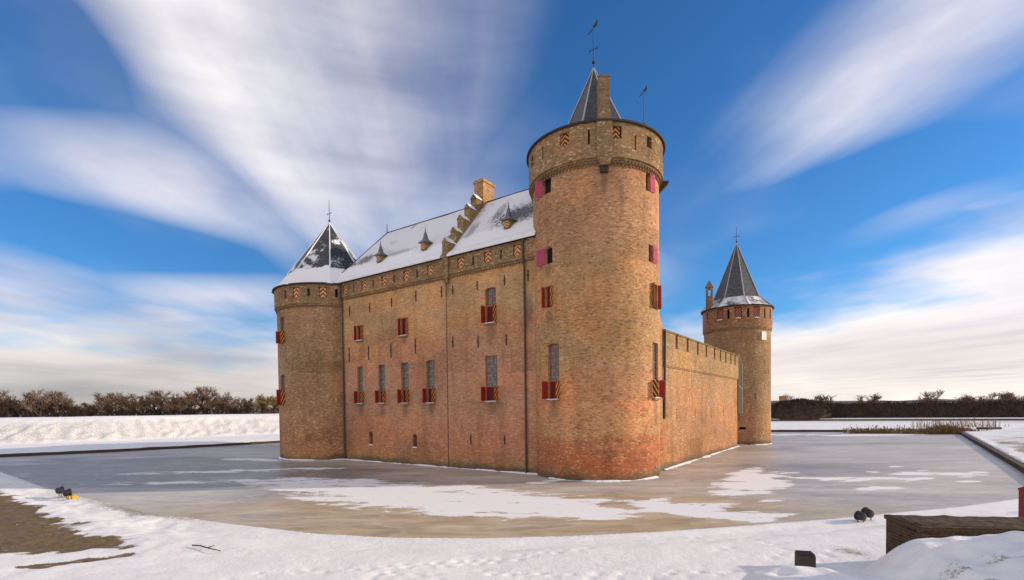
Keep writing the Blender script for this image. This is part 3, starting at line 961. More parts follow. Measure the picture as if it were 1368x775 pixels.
# iron wall ties
ties = [(-20.73, 14.2, 15.16), (-17.71, 14.23, 15.06), (-14.66, 14.31, 15.16), (-11.52, 14.46, 15.36), (-8.47, 14.41, 15.29), (-7.2, 14.42, 15.19), (-4.6, 14.46, 15.16), (-1.9, 14.41, 15.16),
        (-7.28, 10.08, 10.95), (-4.59, 9.84, 10.83), (-1.8, 9.79, 10.66), (0.26, 14.42, 15.23), (-20.9, 9.69, 11.09), (-18.0, 9.72, 11.07), (-14.86, 9.72, 11.08), (-11.7, 9.9, 11.2), (-5.48, 2.09, 2.86), (-2.06, 2.17, 2.85)]
for u, a, b in ties:
    mb = MB()
    q = WA.pt(u - 0.035, a, 0.0)
    mb.box(q, WA.t * 0.07, NA * 0.06, Z * (b - a))
    q = WA.pt(u - 0.06, (a + b) / 2 - .06, 0.05)
    mb.box(q, WA.t * 0.12, NA * 0.05, Z * 0.12)
    mb.build('wall_tie', 'iron', wing)
for u in (0.0, -21.75):
    mb = MB()
    mb.tube(WA.pt(u, 0.1, 0.14), WA.pt(u, CORB - 0.3, 0.14), 0.075, 0.075, 8)
    mb.tube(WA.pt(u, CORB - 0.3, 0.14), WA.pt(u, CORB + 0.1, 0.30), 0.075, 0.075, 8)
    mb.tube(WA.pt(u, CORB + 0.1, 0.30), WA.pt(u, EAVE, 0.30), 0.075, 0.075, 8)
    for z_ in np.arange(1.5, 16, 2.4):
        mb.tube(WA.pt(u, z_, 0.14), WA.pt(u, z_ + 0.08, 0.14), 0.11, 0.11, 8, cap=True)
    mb.build('downpipe', 'pipe', wing)
mb = MB()
mb.tube(WA.pt(-7.95, 0.1, 0.03), WA.pt(-7.95, 15.6, 0.03), 0.022, 0.022, 5)
mb.build('lightning_cable', 'pipe', wing)
base_snow(wing, lambda u, z, d: WA.pt(u, z, d), -22.0, 1.1, 120, 1.7)

# roof: front slope split by the stepped gable, hipped at the left
SL = math.hypot(RW + 0.35, RIDGE - EAVE)
def rp(u, v, lift=0.0):
    """point on the front slope: u along the wall, v metres up the slope"""
    f = v / SL
    return WA.pt(u, EAVE + 0.075 + (RIDGE - EAVE) * f + lift * 0.66, 0.35 - (RW + 0.35) * f + lift * 0.75)
GU = -7.75
mb = MB()
ridge_end = -20.8
RB = 10.35
def slope(ua, ub, hip):
    nu = max(2, int((ub - ua) / 0.5)); nv = 16
    for i in range(nu):
        for j in range(nv):
            def pp(a, b):
                f = b / nv
                u = ua + (ub - ua) * a / nu
                if hip:
                    left = (U0 - 0.9) + (ridge_end - U0 + 0.9) * f
                    u = left + (ub - left) * a / nu
                sag = 0.05 * mnoise.noise(Vector((u * 0.35, f * 3, 0)))
                return rp(u, f * SL, sag), (u, f * SL)
            q = [pp(i, j), pp(i + 1, j), pp(i + 1, j + 1), pp(i, j + 1)]
            mb.quad([k[0] for k in q], [k[1] for k in q])
slope(U0, GU - 0.3, True)
slope(GU + 0.32, 3.2, False)
# rear slope and hip end
def bp(u, f):
    return WA.pt(u, EAVE + 0.075 + (RIDGE - EAVE) * f, -RB - 0.05 + (RW + 0.35) * f)
mb.quad([bp(3.2, 0), bp(U0 - .9, 0), bp(ridge_end, 1), bp(3.2, 1)], [(0, 0), (26, 0), (24, 8), (0, 8)])
mb.quad([bp(U0 - .9, 0), rp(U0 - .9, 0), rp(ridge_end, SL)], [(0, 0), (10, 0), (5, 8)])
mb.build('roof', 'roof_wing', wing, smooth=True, merge=True)
mb = MB()
mb.tube(rp(ridge_end, SL), rp(GU - 0.3, SL), 0.075, 0.075, 6, cap=True)
mb.tube(rp(GU + 0.3, SL), rp(3.2, SL), 0.075, 0.075, 6, cap=True)
mb.tube(rp(ridge_end, SL), rp(U0 - .9, 0), 0.06, 0.06, 6)
mb.build('ridge', 'pipe', wing)
mb = MB()
q = rp(ridge_end, SL)
mb.tube(q, q + Z * 0.95, 0.06, 0.03, 6, cap=True)
mb.build('ridge_pin', 'iron', wing)
# snow lip along the eave
mb = MB()
N_ = 130
prev = None
for i in range(N_ + 1):
    u = U0 + (U1 - U0) * i / N_
    if abs(u - GU) < 0.3:
        if prev:
            mb.build('eave_snow', 'snow', wing, smooth=True)
            mb = MB()
        prev = None
        continue
    k = 0.12 + 0.04 * mnoise.noise(Vector((u * 1.3, 4, 0)))
    cur = [rp(u, 0.9, 0.012), rp(u, 0.35, k), rp(u, -0.05, k * 1.1), rp(u, -0.12, k * .3), rp(u, -0.02, -0.02)]
    if prev:
        for a in range(4):
            mb.quad([prev[a + 1], cur[a + 1], cur[a], prev[a]])
    prev = cur
mb.build('eave_snow', 'snow', wing, smooth=True)
# stepped gable with snow-capped steps; pier corbelled out of the parapet
g = MB()
caps = []
gt = 0.62
def gbox(d0, d1, z0, z1):
    g.box(WA.pt(GU - gt / 2, z0, -d1), WA.t * gt, NA * 0 + NA * 0, Z * 1) if False else g.box(WA.pt(GU - gt / 2, z0, -d0), WA.t * gt, -NA * (d1 - d0), Z * (z1 - z0))
steps = [(-0.30, 0.75, 18.75), (0.75, 1.65, 19.95), (1.65, 2.6, 21.25), (2.6, 3.5, 22.45), (3.5, 4.35, 23.6)]
for d0, d1, zt in steps:
    gbox(d0, d1, 16.6 if d0 < 0 else 17.45, zt)
    # gabled coping: two slopes, the outer one thick with snow
    a0, a1 = WA.pt(GU - gt / 2 - .05, zt + 0.003, -d0 + .05), WA.pt(GU + gt / 2 + .05, zt + 0.003, -d0 + .05)
    b0, b1 = WA.pt(GU - gt / 2 - .05, zt + 0.003, -d1), WA.pt(GU + gt / 2 + .05, zt + 0.003, -d1)
    r0, r1 = WA.pt(GU, zt + 0.42, -d0 + .05), WA.pt(GU, zt + 0.42, -d1)
    g.quad([a0, a1, r0], [(0, zt), (.7, zt), (.35, zt + .4)])
    g.quad([b1, b0, r1], [(0, zt), (.7, zt), (.35, zt + .4)])
    g.quad([b0, a0, r0, r1], [(0, zt), (1, zt), (1, zt + .5), (0, zt + .5)])
    g.quad([a1, b1, r1, r0], [(0, zt), (1, zt), (1, zt + .5), (0, zt + .5)])
    l_ = 0.07
    up_ = Vector((0, 0, 0.06))
    for P_, Q_ in (((a1, b1), (r1, r0)), ((b0, a0), (r0, r1))):
        pts = [P_[0].lerp(P_[1], .06) + up_, P_[1].lerp(P_[0], .03) + up_, Q_[0].lerp(Q_[1], .03) + up_, Q_[1].lerp(Q_[0], .06) + up_]
        low = [p - up_ * 0.9 for p in pts]
        sn = MB()
        caps.append(sn)
        sn.quad(pts)
        for i in range(4):
            j = (i + 1) % 4
            sn.quad([low[i], low[j], pts[j], pts[i]])
gbox(4.35, 10.3, 17.45, 23.3)
# pier below
g.box(WA.pt(GU - 0.30, 15.75, 0.34), WA.t * 0.60, -NA * 0.33, Z * 1.75)
g.box(WA.pt(GU - 0.22, 15.45, 0.24), WA.t * 0.44, -NA * 0.23, Z * 0.297)
gab = g.build('stepped_gable', 'brick_moss', wing)
for sn in caps:
    sn.build('snow_cap', 'snow', gab)
mb = MB()
mb.box(WA.pt(GU - 0.62, 22.6, -4.40), WA.t * 1.05, -NA * 1.65, Z * 2.75)
mb.box(WA.pt(GU - 0.70, 25.352, -4.32), WA.t * 1.21, -NA * 1.81, Z * 0.14)
mb.box(WA.pt(GU - 0.60, 25.493, -4.42), WA.t * 1.01, -NA * 1.61, Z * 0.16)
mb.build('chimney', 'brick_chimney', wing)


def dormer(u, v):
    """little slate-capped dormer with a chevron shutter in its front"""
    c = rp(u, v)
    inw = -NA
    w, h = 0.56, 0.62
    base = Vector((c.x, c.y, c.z - 0.08)) + NA * 0.22
    mbx = MB()
    mbx.box(base - WA.t * (w / 2), WA.t * w, inw * 1.0, Z * (h + 0.05))
    d = mbx.build('dormer', 'brick_moss', wing)
    s = MB()
    V0 = base + NA * 0.03 - WA.t * (w / 2 - .06) + Z * 0.10
    s.quad([V0, V0 + WA.t * (w - .12), V0 + WA.t * (w - .12) + Z * (h - .14), V0 + Z * (h - .14)], [(0, 0), (1, 0), (1, 1), (0, 1)])
    q = s.build('chevron_shutter', 'chev_white', d)
    r = MB()
    e = 0.20
    zt = h + 0.03
    A0 = base + NA * e - WA.t * (w / 2 + e) + Z * zt
    A1 = base + NA * e + WA.t * (w / 2 + e) + Z * zt
    B1 = base + inw * 0.9 + WA.t * (w / 2 + e) + Z * (zt + .05)
    B0 = base + inw * 0.9 - WA.t * (w / 2 + e) + Z * (zt + .05)
    m_ = base + inw * 0.30
    K = [0.38, 0.12]
    zz = [0.34, 1.0]
    cur = [A0, A1, B1, B0]
    vv = 0
    for k, zk in zip(K, zz):
        nxt = []
        for p in (A0, A1, B1, B0):
            qv = Vector((m_.x, m_.y, base.z + zt)).lerp(Vector((p.x, p.y, base.z + zt)), k)
            nxt.append(Vector((qv.x, qv.y, base.z + zt + zk)))
        for i in range(4):
            j = (i + 1) % 4
            r.quad([cur[i], cur[j], nxt[j], nxt[i]], [(0, vv), (1, vv), (.8, vv + .7), (.2, vv + .7)])
        cur = nxt
        vv += .7
    r.quad([A1, A0, B0, B1], None)
    r.quad(cur)
    ro = r.build('dormer_roof', 'lead_slate', d)
    f = MB()
    tp = Vector((m_.x, m_.y, base.z + zt + 0.96))
    f.tube(tp, tp + Z * 0.45, 0.055, 0.025, 6, cap=True)
    f.lathe(tp, [(0, tp.z + .1), (.09, tp.z + .16), (0, tp.z + .24)], 6)
    f.build('finial', 'lead_slate', d)


M['lead_slate'] = simple('weathered_lead', (0.13, 0.135, 0.15), 0.5, 0.4, 0.3, 5.0)
dormer(-17.3, 2.05)
dormer(-11.4, 2.15)
dormer(-2.25, 2.1)
# rear part of the house, round the court
mb = MB()
mb.box(WA.pt(U0, 0, -RB), WA.t * (U1 - U0 + 1.5), NA * 0.4, Z * EAVE)
rg = WA.pt(-25.6, 0, -4.0)
mb.box(rg, WA.t * 8.0, -NA * 26.0, Z * 14.5)
ra, rb = rg + Z * 14.503, rg + WA.t * 8.0 + Z * 14.503
rc, re_ = rb - NA * 26.0, ra - NA * 26.0
rt0, rt1 = rg + WA.t * 4.0 + Z * 19.0, rg + WA.t * 4.0 - NA * 26.0 + Z * 19.0
mb.quad([re_, ra, rt0, rt1]); mb.quad([rb, rc, rt1, rt0]); mb.quad([ra, rb, rt0]); mb.quad([rc, re_, rt1])
mb.box(WA.pt(-17.5, 0, -28.0), WA.t * 20.0, -NA * 1.2, Z * 10.0)
mb.build('rear_range', 'brick_wing', wing)

# ---------------------------------------------------------------- main tower
def tower(name, c, r, label):
    return thing(name, (c[0], c[1], 0), label, 'castle tower')


def drum(parent, W, z0, zc, holes, mat):
    c = (W.c.x, W.c.y)
    m_ = MB()
    C = 2 * math.pi * W.r
    wall_sheet(m_, W, -1.5 * math.pi * W.r, 0.5 * math.pi * W.r, z0, zc, holes)
    return m_.build('wall', [mat, 'void'], parent, smooth=True, merge=False)


def hole_c(W, a0, a1, z0, z1, dep=0.3, closed=False, arch=0):
    return (R(a0) * W.r, R(a1) * W.r, z0, z1, dep, closed, arch)


T1 = tower('round_tower', MC, MR, 'tallest round brick tower, at the near corner, with pink and red shutters')
WM = Round(MC, MR)
mw = {'w1': (-150.84, -139.53, 19.85, 21.10), 'w2': (-51.5, -45.0, 19.60, 20.90), 'w3': (-148.48, -138.58, 14.98, 16.16), 'w4': (-47.8, -40.8, 14.88, 16.05),
      'w5': (-148.9, -139.0, 11.95, 13.45), 'w6': (-42.0, -30.5, 11.75, 13.50), 'w7': (-145.84, -132.3, 5.52, 9.41), 'w8': (-42.5, -29.0, 5.55, 9.41)}
drum(T1, WM, 0, 20.95, [hole_c(WM, *mw[k], 0.30, False, {'w3': .28, 'w7': .14, 'w1': .12}.get(k, 0)) for k in mw], 'brick_tower')
def wc(parent, W, k, *args, **kw):
    a0, a1, z0, z1 = k
    return window(parent, W, R(a0) * W.r, R(a1) * W.r, z0, z1, *args, **kw)
wc(T1, WM, mw['w1'], None, 165, None, outer='pink', inner='pink', sill=False, lw=0.72)
wc(T1, WM, mw['w2'], None, None, 172, outer='pink', inner='pink', sill=False, lw=0.50)
wc(T1, WM, mw['w3'], None, 165, None, outer='pink', inner='pink', sill=False, lw=0.78)
wc(T1, WM, mw['w4'], None, None, 172, outer='pink', inner='pink', sill=False, lw=0.50)
wc(T1, WM, mw['w5'], None, 92, 92, sill=False, lw=0.25)
wc(T1, WM, mw['w6'], None, 120, 95, sill=False, lw=0.25)
wc(T1, WM, mw['w7'], 6.84, 95, 95, bars=2)
wc(T1, WM, mw['w8'], 6.84, 95, 95, bars=2)
# parapet drum
MP = MR + 0.30
WMP = Round(MC, MP)
par = [hole_c(WMP, a - 4.0, a + 4.0, 22.42, 23.25, 0.35, True) for a in (-123.2, -82.2)] + \
      [hole_c(WMP, a - .75, a + .75, z, z + .95, 0.35, True) for a, z in ((-145.4, 22.10), (-103.5, 22.15), (-66.4, 21.85))] + \
      [hole_c(WMP, a - 3.0, a + 3.0, 22.3, 23.05, 0.4, True) for a in (-51.5, -163.5, -20, 10)]
mb = MB()
wall_sheet(mb, WMP, -1.5 * math.pi * MP, 0.5 * math.pi * MP, 21.35, 23.5, par)
ring(mb, MC, [(MR, 20.95), (MR + 0.10, 20.95), (MR + .10, 21.12), (MR + 0.18, 21.12), (MR + .18, 21.24), (MP, 21.24), (MP, 21.35)], 96, rr=MR)
mb.build('parapet', ['brick_trim', 'void'], T1, smooth=False)
mb = MB()
dentils(mb, WM, -math.pi * MR, math.pi * MR, 20.97, 0.10, 0.13, 0.14, 0.12, 0.10)
dentils(mb, WM, -math.pi * MR + .13, math.pi * MR + .13, 20.79, 0.0, 0.13, 0.14, 0.13, 0.10)
mb.build('corbel_course', 'brick_trim', T1)
mb = MB()
ring(mb, MC, [(MP, 23.5), (MP + 0.16, 23.5), (MP + .16, 23.62), (MP - 0.4, 23.80)], 96)
mb.build('eave_board', 'cornice', T1)
chevron(T1, WMP, R(-123.2) * MP, 22.83, 0.60, 0.80, 'chev_black', -0.02, 0.08)
chevron(T1, WMP, R(-82.8) * MP, 22.83, 0.56, 0.80, 'chev_black', -0.02, 0.08)
# spire
rot8 = R(-97 + 22.5)
prof = [(5.02, 23.64), (2.45, 24.85), (0.0, 30.15)]
mb = MB()
mb.lathe(MC, prof, 8, 0, rot8)
sp = mb.build('spire', 'roof_main', T1)
hips(sp, MC, prof[1:], 8, rot8)
vane(sp, (MC[0], MC[1], 30.0), 3.35, 0.62)
a_ = R(-47)
vane(T1, (MC[0] + 4.25 * math.cos(a_), MC[1] + 4.25 * math.sin(a_), 23.75), 2.9, 0.42, False, r=0.03)
# chimney pier growing out of the parapet
th = R(-91.8)
n_ = Vector((math.cos(th), math.sin(th), 0)); t_ = Z.cross(n_)
pc = Vector((MC[0], MC[1], 0))
mb = MB()
def pier(w, d0, d1, z0, z1, w2=None):
    w2 = w2 or w
    q = [pc + n_ * d1 - t_ * (w / 2), pc + n_ * d1 + t_ * (w / 2), pc + n_ * d0 + t_ * (w / 2), pc + n_ * d0 - t_ * (w / 2)]
    q2 = [pc + n_ * d1 - t_ * (w2 / 2), pc + n_ * d1 + t_ * (w2 / 2), pc + n_ * d0 + t_ * (w2 / 2), pc + n_ * d0 - t_ * (w2 / 2)]
    B0 = [Vector((p.x, p.y, z0)) for p in q]; B1 = [Vector((p.x, p.y, z1)) for p in q2]
    for i in range(4):
        j = (i + 1) % 4
        L = (B0[i] - B0[j]).length
        mb.quad([B0[i], B0[j], B1[j], B1[i]], [(0, z0), (L, z0), (L, z1), (0, z1)])
    mb.quad(B1, [(0, 0), (w2, 0), (w2, w2), (0, w2)])
    mb.quad(B0[::-1], [(0, 0), (w, 0), (w, w), (0, w)])
pier(1.02, MP - .5, MP + 0.10, 21.25, 23.66)
pier(0.62, MP - .9, MP + 0.085, 20.75, 21.247, 1.0)
pier(0.98, MP - .9, MP + 0.095, 23.663, 24.3, 0.70)
pier(0.68, MP - .9, MP + 0.09, 24.303, 26.3)
pier(0.74, MP - .95, MP + 0.13, 26.303, 26.42)
mb.build('chimney', 'brick_trim', T1)
mb = MB()
q = pc + n_ * (MR + 0.005) - t_ * 0.26
mb.box(Vector((q.x, q.y, 20.33)), t_ * 0.52, -n_ * -0.02 if False else n_ * 0.22, Z * 0.42)
mb.build('chimney_corbel', 'cornice', T1)
for aa in (-9.0,):
    n2 = Vector((math.cos(R(aa)), math.sin(R(aa)), 0)); t2 = Z.cross(n2)
    mb = MB()
    q = pc + n2 * MR - t2 * 0.25
    mb.quad([q + Z * 20.5, q + t2 * .5 + Z * 20.5, q + t2 * .5 + n2 * .7 + Z * 21.2, q + n2 * .7 + Z * 21.2])
    mb.quad([q + Z * 20.5, q + n2 * .7 + Z * 21.2, q + n2 * .7 + Z * 21.35, q + Z * 21.35])
    mb.quad([q + t2 * .5 + Z * 20.5, q + t2 * .5 + Z * 21.35, q + t2 * .5 + n2 * .7 + Z * 21.35, q + t2 * .5 + n2 * .7 + Z * 21.2])
    mb.quad([q + n2 * .7 + Z * 21.2, q + t2 * .5 + n2 * .7 + Z * 21.2, q + t2 * .5 + n2 * .7 + Z * 21.35, q + n2 * .7 + Z * 21.35])
    mb.quad([q + Z * 21.35, q + n2 * .7 + Z * 21.35, q + t2 * .5 + n2 * .7 + Z * 21.35, q + t2 * .5 + Z * 21.35])
    mb.build('water_spout', 'cornice', T1)
# pier joining the tower to the curtain wall, with a weathered top
mb = MB()
bq = lambda s, d, z: WB.pt(s, z, d)
mb.box(bq(-2.2, -2.2, 0), WB.t * 2.18, NB * 0, Z) if False else None
def prism_wall(u0, u1, d0, d1, z0, zt0, zt1):
    A = [bq(u0, d1, z0), bq(u1, d1, z0), bq(u1, d0, z0), bq(u0, d0, z0)]
    B = [bq(u0, d1, zt0), bq(u1, d1, zt1), bq(u1, d0, zt1), bq(u0, d0, zt0)]
    for i in range(4):
        j = (i + 1) % 4
        L = (A[i] - A[j]).length
        mb.quad([A[i], A[j], B[j], B[i]], [(i * 2, z0), (i * 2 + L, z0), (i * 2 + L, B[j].z), (i * 2, B[i].z)])
    mb.quad(B, [(0, 12), (2, 12), (2, 14), (0, 14)])
prism_wall(-2.4, -0.02, -3.0, 0.02, 0.0, 13.6, 11.2)
mb.build('buttress', 'brick_tower', T1)
base_snow(T1, lambda u, z, d: WM.pt(u, z, d), R(-145) * MR, R(-38) * MR, 90, 3.3)

# ---------------------------------------------------------------- curtain wall with battlements
CW = thing('curtain_wall', (PB.x + 13 * WB.t.x, PB.y + 13 * WB.t.y, 0), 'sunlit brick curtain wall with battlements between the tallest tower and the far right tower', 'castle wall')
UE = 26.7
hol = [(u - .07, u + .07, a, b, 0.3, True, 0) for u, a, b in ((3.46, 3.75, 4.73), (8.85, 3.81, 4.77), (14.54, 3.78, 4.79), (19.7, 3.85, 4.75))]
hol += [(u - .12, u + .12, 0.4 + z_, 0.62 + z_, .3, True, 0) for u, z_ in ((6.0, 6.0), (12.0, 6.1), (21.5, 6.0), (22.8, 2.2))] if False else []
mb = MB()
wall_sheet(mb, WB, 0.0, UE, 0, 8.15, hol)
mb.quad([WB.pt(UE, 0, 0), WB.pt(UE, 0, -1.2), WB.pt(UE, 8.15, -1.2), WB.pt(UE, 8.15, 0)], [(0, 0), (1.2, 0), (1.2, 8.15), (0, 8.15)])
mb.quad([WB.pt(0.0, 0, 0), WB.pt(0.0, 0, -1.2), WB.pt(0.0, 8.15, -1.2), WB.pt(0.0, 8.15, 0)][::-1], [(0, 0), (1.2, 0), (1.2, 8.15), (0, 8.15)])
mb.quad([WB.pt(0.0, 0, -1.2), WB.pt(UE, 0, -1.2), WB.pt(UE, 8.15, -1.2), WB.pt(0.0, 8.15, -1.2)][::-1], [(0, 0), (UE, 0), (UE, 8.15), (0, 8.15)])
# recessed last stretch up to the far tower
mb.box(WB.pt(UE + .003, 0, -0.55), WB.t * 3.4, -NB * 0.8, Z * 8.6)
mb.build('wall', ['brick_curtain', 'void'], CW)
mb = MB()
CD = 0.13
mb.box(WB.pt(0.05, 8.152, CD), WB.t * (UE - 0.05), -NB * 0.75, Z * 1.50)
mb.box(WB.pt(0.05, 8.05, 0.07), WB.t * (UE - 0.05), -NB * 0.069, Z * 0.099)
gaps = [3.1, 6.13, 9.28, 12.26, 15.38, 17.87, 20.26, 22.71, 24.88]
edges = [0.05] + [x for g_ in gaps for x in (g_ - 0.30, g_ + 0.30)] + [UE]
for a, b in zip(edges[0::2], edges[1::2]):
    mb.box(WB.pt(a, 9.654, CD - .004), WB.t * (b - a), -NB * 0.74, Z * 1.12)
par_o = mb.build('parapet', 'brick_curtain', CW)
mb = MB()
for a, b in zip(edges[0::2], edges[1::2]):
    e = 0.07
    A = [WB.pt(a - e, 10.778, CD + e), WB.pt(b + e, 10.778, CD + e), WB.pt(b + e, 10.778, CD - .74 - e), WB.pt(a - e, 10.778, CD - .74 - e)]
    B = [p + Z * 0.07 for p in A]
    r0, r1 = WB.pt(a - e, 11.12, CD - .37), WB.pt(b + e, 11.12, CD - .37)
    for i in range(4):
        j = (i + 1) % 4
        mb.quad([A[i], A[j], B[j], B[i]], [(0, 0), (1, 0), (1, .1), (0, .1)])
    mb.quad([B[0], B[1], r1, r0], [(a, 11), (b, 11), (b, 11.5), (a, 11.5)])
    mb.quad([B[2], B[3], r0, r1], [(b, 11), (a, 11), (a, 11.5), (b, 11.5)])
    mb.quad([B[1], B[2], r1], None)
    mb.quad([B[3], B[0], r0], None)
    mb.quad(A[::-1], None)
M['moss_cap'] = simple('mossy_coping', (0.23, 0.17, 0.075), 0.95, 0.1, 0.5, 1.6, bmp=0.5)
mb.build('coping', 'moss_cap', CW)
# dark tube drawn in for the shadow gap beside the tower pier
mb = MB()
mb.tube(WB.pt(0.10, 4.0, 0.10), WB.pt(0.10, 10.9, 0.20), 0.10, 0.10, 6)
mb.build('downpipe', 'pipe', CW)
# hanging latrine bay at the far end
mb = MB()
A = [(UE + .02, 3.95), (28.75, 3.95), (28.75, 10.0), (UE + .02, 10.95)]
for dd, inv in ((0.10, False), (-0.50, True)):
    q = [WB.pt(u, z, dd) for u, z in A]
    mb.quad(q[::-1] if inv else q, [(u, z) for u, z in A])
for i in range(4):
    j = (i + 1) % 4
    mb.quad([WB.pt(*A[i], .1), WB.pt(*A[i], -.5), WB.pt(*A[j], -.5), WB.pt(*A[j], .1)], None)
bay = mb.build('latrine_bay', 'wood', CW)
for (p0, p1) in (((UE, 11.0), (28.8, 10.05)), ((28.8, 10.05), (28.8, 3.9)), ((UE, 7.4), (28.8, 6.9))):
    mb = MB()
    mb.tube(WB.pt(*p0, 0.14), WB.pt(*p1, 0.14), 0.045, 0.045, 6, cap=True)
    mb.build('trim', 'stone', bay)
base_snow(CW, lambda u, z, d: WB.pt(u, z, d * 1.6), 0.0, UE, 90, 5.9)

# ---------------------------------------------------------------- left tower
T2 = tower('round_tower', LC, LR, 'round brick tower at the wing\'s left end, its slate roof snowed at the foot')
WL = Round(LC, LR)
lw_ = [(-137.0, -127.0, 11.76, 14.46), (-139.0, -129.0, 5.48, 8.59)]
drum(T2, WL, 0, 15.35, [hole_c(WL, *k, 0.3, False, 0) for k in lw_], 'brick_left')
wc(T2, WL, lw_[0], 13.05, 92, 92, frame='frame_grey', sill=False)
wc(T2, WL, lw_[1], 7.15, 92, 92, frame='frame_grey', sill=False)
LP = LR + 0.22
WLP = Round(LC, LP)
lch = [-106.0, -78.1]
hol = [hole_c(WLP, a - 3.6, a + 3.6, 16.1, 17.1, .3, True) for a in lch] + [hole_c(WLP, a - 1.3, a + 1.3, 16.15, 16.95, .3, True) for a in (-120.5, -92.2, -65.2, -148)]
mb = MB()
wall_sheet(mb, WLP, -1.5 * math.pi * LP, 0.5 * math.pi * LP, 15.62, 17.38, hol)
ring(mb, LC, [(LR, 15.35), (LR + .10, 15.35), (LR + .10, 15.5), (LP, 15.5), (LP, 15.62)], 96, rr=LR)
mb.build('parapet', ['brick_left', 'void'], T2)
mb = MB()
dentils(mb, WL, -math.pi * LR, math.pi * LR, 15.2, 0.0, 0.13, 0.14, 0.14, 0.10)
mb.build('corbel_course', 'brick_trim', T2)
for a in lch:
    chevron(T2, WLP, R(a) * LP, 16.6, 0.62, 0.95, 'chev_white', -0.02, 0.05)
mb = MB()
ring(mb, LC, [(LP, 17.38), (LP + .20, 17.38), (LP + .20, 17.5), (LP - .4, 17.62)], 96)
mb.build('eave_board', 'cornice', T2)
rotL = R(-71)
prof = [(5.95, 17.42), (4.35, 19.35), (0.0, 25.3)]
mb = MB()
mb.lathe(LC, prof, 8, 0, rotL)
sp = mb.build('spire', 'roof_left', T2)
hips(sp, LC, prof[1:], 8, rotL, 'snow', 0.08)
vane(sp, (LC[0], LC[1], 25.1), 2.7, 0.0)
base_snow(T2, lambda u, z, d: WL.pt(u, z, d * .8), R(-175) * LR, R(-56) * LR, 70, 8.1)

# ---------------------------------------------------------------- right tower
T3 = tower('round_tower', RC, RR, 'slim round brick tower with a steep grey spire beyond the battlemented wall')
WR = Round(RC, RR)
hol = [hole_c(WR, -82.3, -80.6, 5.7, 6.4, .4, True), hole_c(WR, -110, -99, 1.95, 2.25, .4, True), hole_c(WR, -50.5, -48.5, 8.8, 9.5, .4, True)]
drum(T3, WR, 0, 14.5, hol, 'brick_right')
RP = RR + 0.16
WRP = Round(RC, RP)
rch = [-141.0, -111.6, -81.0]
hol = [hole_c(WRP, a - 5.5, a + 5.5, 15.75, 17.15, .3, True) for a in rch] + [hole_c(WRP, a - 2.0, a + 2.0, 15.8, 16.95, .3, True) for a in (-170, -127, -95.7, -64.5)] + [hole_c(WRP, -50, -44, 15.7, 17.0, .3, True)]
mb = MB()
wall_sheet(mb, WRP, -1.5 * math.pi * RP, 0.5 * math.pi * RP, 14.78, 17.3, hol)
ring(mb, RC, [(RR, 14.5), (RR + .09, 14.5), (RR + .09, 14.65), (RP, 14.65), (RP, 14.78)], 80, rr=RR)
mb.build('parapet', ['brick_right', 'void'], T3)
mb = MB()
dentils(mb, WR, -math.pi * RR, math.pi * RR, 14.37, 0.0, 0.14, 0.16, 0.12, 0.08)
mb.build('corbel_course', 'brick_trim', T3)
for a in rch:
    chevron(T3, WRP, R(a) * RP, 16.45, 0.62, 1.25, 'chev_red', -0.02, 0.0, True)
mb = MB()
ring(mb, RC, [(RP, 17.3), (RP + .22, 17.3), (RP + .22, 17.42), (RP - .4, 17.55)], 80)
mb.build('eave_board', 'cornice', T3)
rotR = R(-113 + 16)
prof = [(4.55, 17.36), (2.95, 18.75), (0.0, 26.2)]
mb = MB()
mb.lathe(RC, prof[:2], 8, 0, rotR)
mb.build('skirt_roof', 'skirt_right', T3)
mb = MB()
mb.lathe(RC, prof[1:], 8, 0, rotR)
sp = mb.build('spire', 'roof_right', T3)
hips(sp, RC, prof, 8, rotR)
vane(sp, (RC[0], RC[1], 26.0), 2.4, 0.0)
# bell turret on the left rim
a_ = R(176 + 12)
n3 = Vector((math.cos(a_), math.sin(a_), 0))
bc = Vector((RC[0], RC[1], 0)) + n3 * (RP - 0.35)
tx, ty = Vector((0.914, -0.406, 0)), Vector((0.406, 0.914, 0))
mb = MB()
o_ = bc - tx * 0.42 - ty * 0.3
for (dx, w_, z0, z1) in ((0, .26, 19.2, 20.1), (.58, .26, 19.2, 20.1), (0, .84, 17.2, 19.197), (0, .84, 20.103, 20.3)):
    q = o_ + tx * dx
    mb.box(Vector((q.x, q.y, z0)), tx * w_, ty * 0.6, Z * (z1 - z0))
q = o_ - tx * .08 - ty * .06
A = [q, q + tx * 1.0, q + tx * 1.0 + ty * .72, q + ty * .72]
A = [Vector((p.x, p.y, 20.303)) for p in A]
r0 = Vector((q.x, q.y, 21.25)) + tx * .5
r1 = r0 + ty * .72
mb.quad([A[0], A[1], r0]); mb.quad([A[2], A[3], r1]); mb.quad([A[1], A[2], r1, r0]); mb.quad([A[3], A[0], r0, r1]); mb.quad(A[::-1])
mb.build('bell_turret', 'brick_trim', T3)
mb = MB()
o_, t_, n_ = WR.frame(R(-64.6) * RR)
q = o_ - t_ * .42
mb.box(Vector((q.x, q.y, 13.05)), t_ * .84, n_ * 0.10, Z * 1.05)
mb.build('stone_plaque', 'whitetrim', T3)
base_snow(T3, lambda u, z, d: WR.pt(u, z, d), R(-120) * RR, R(-20) * RR, 40, 9.4)

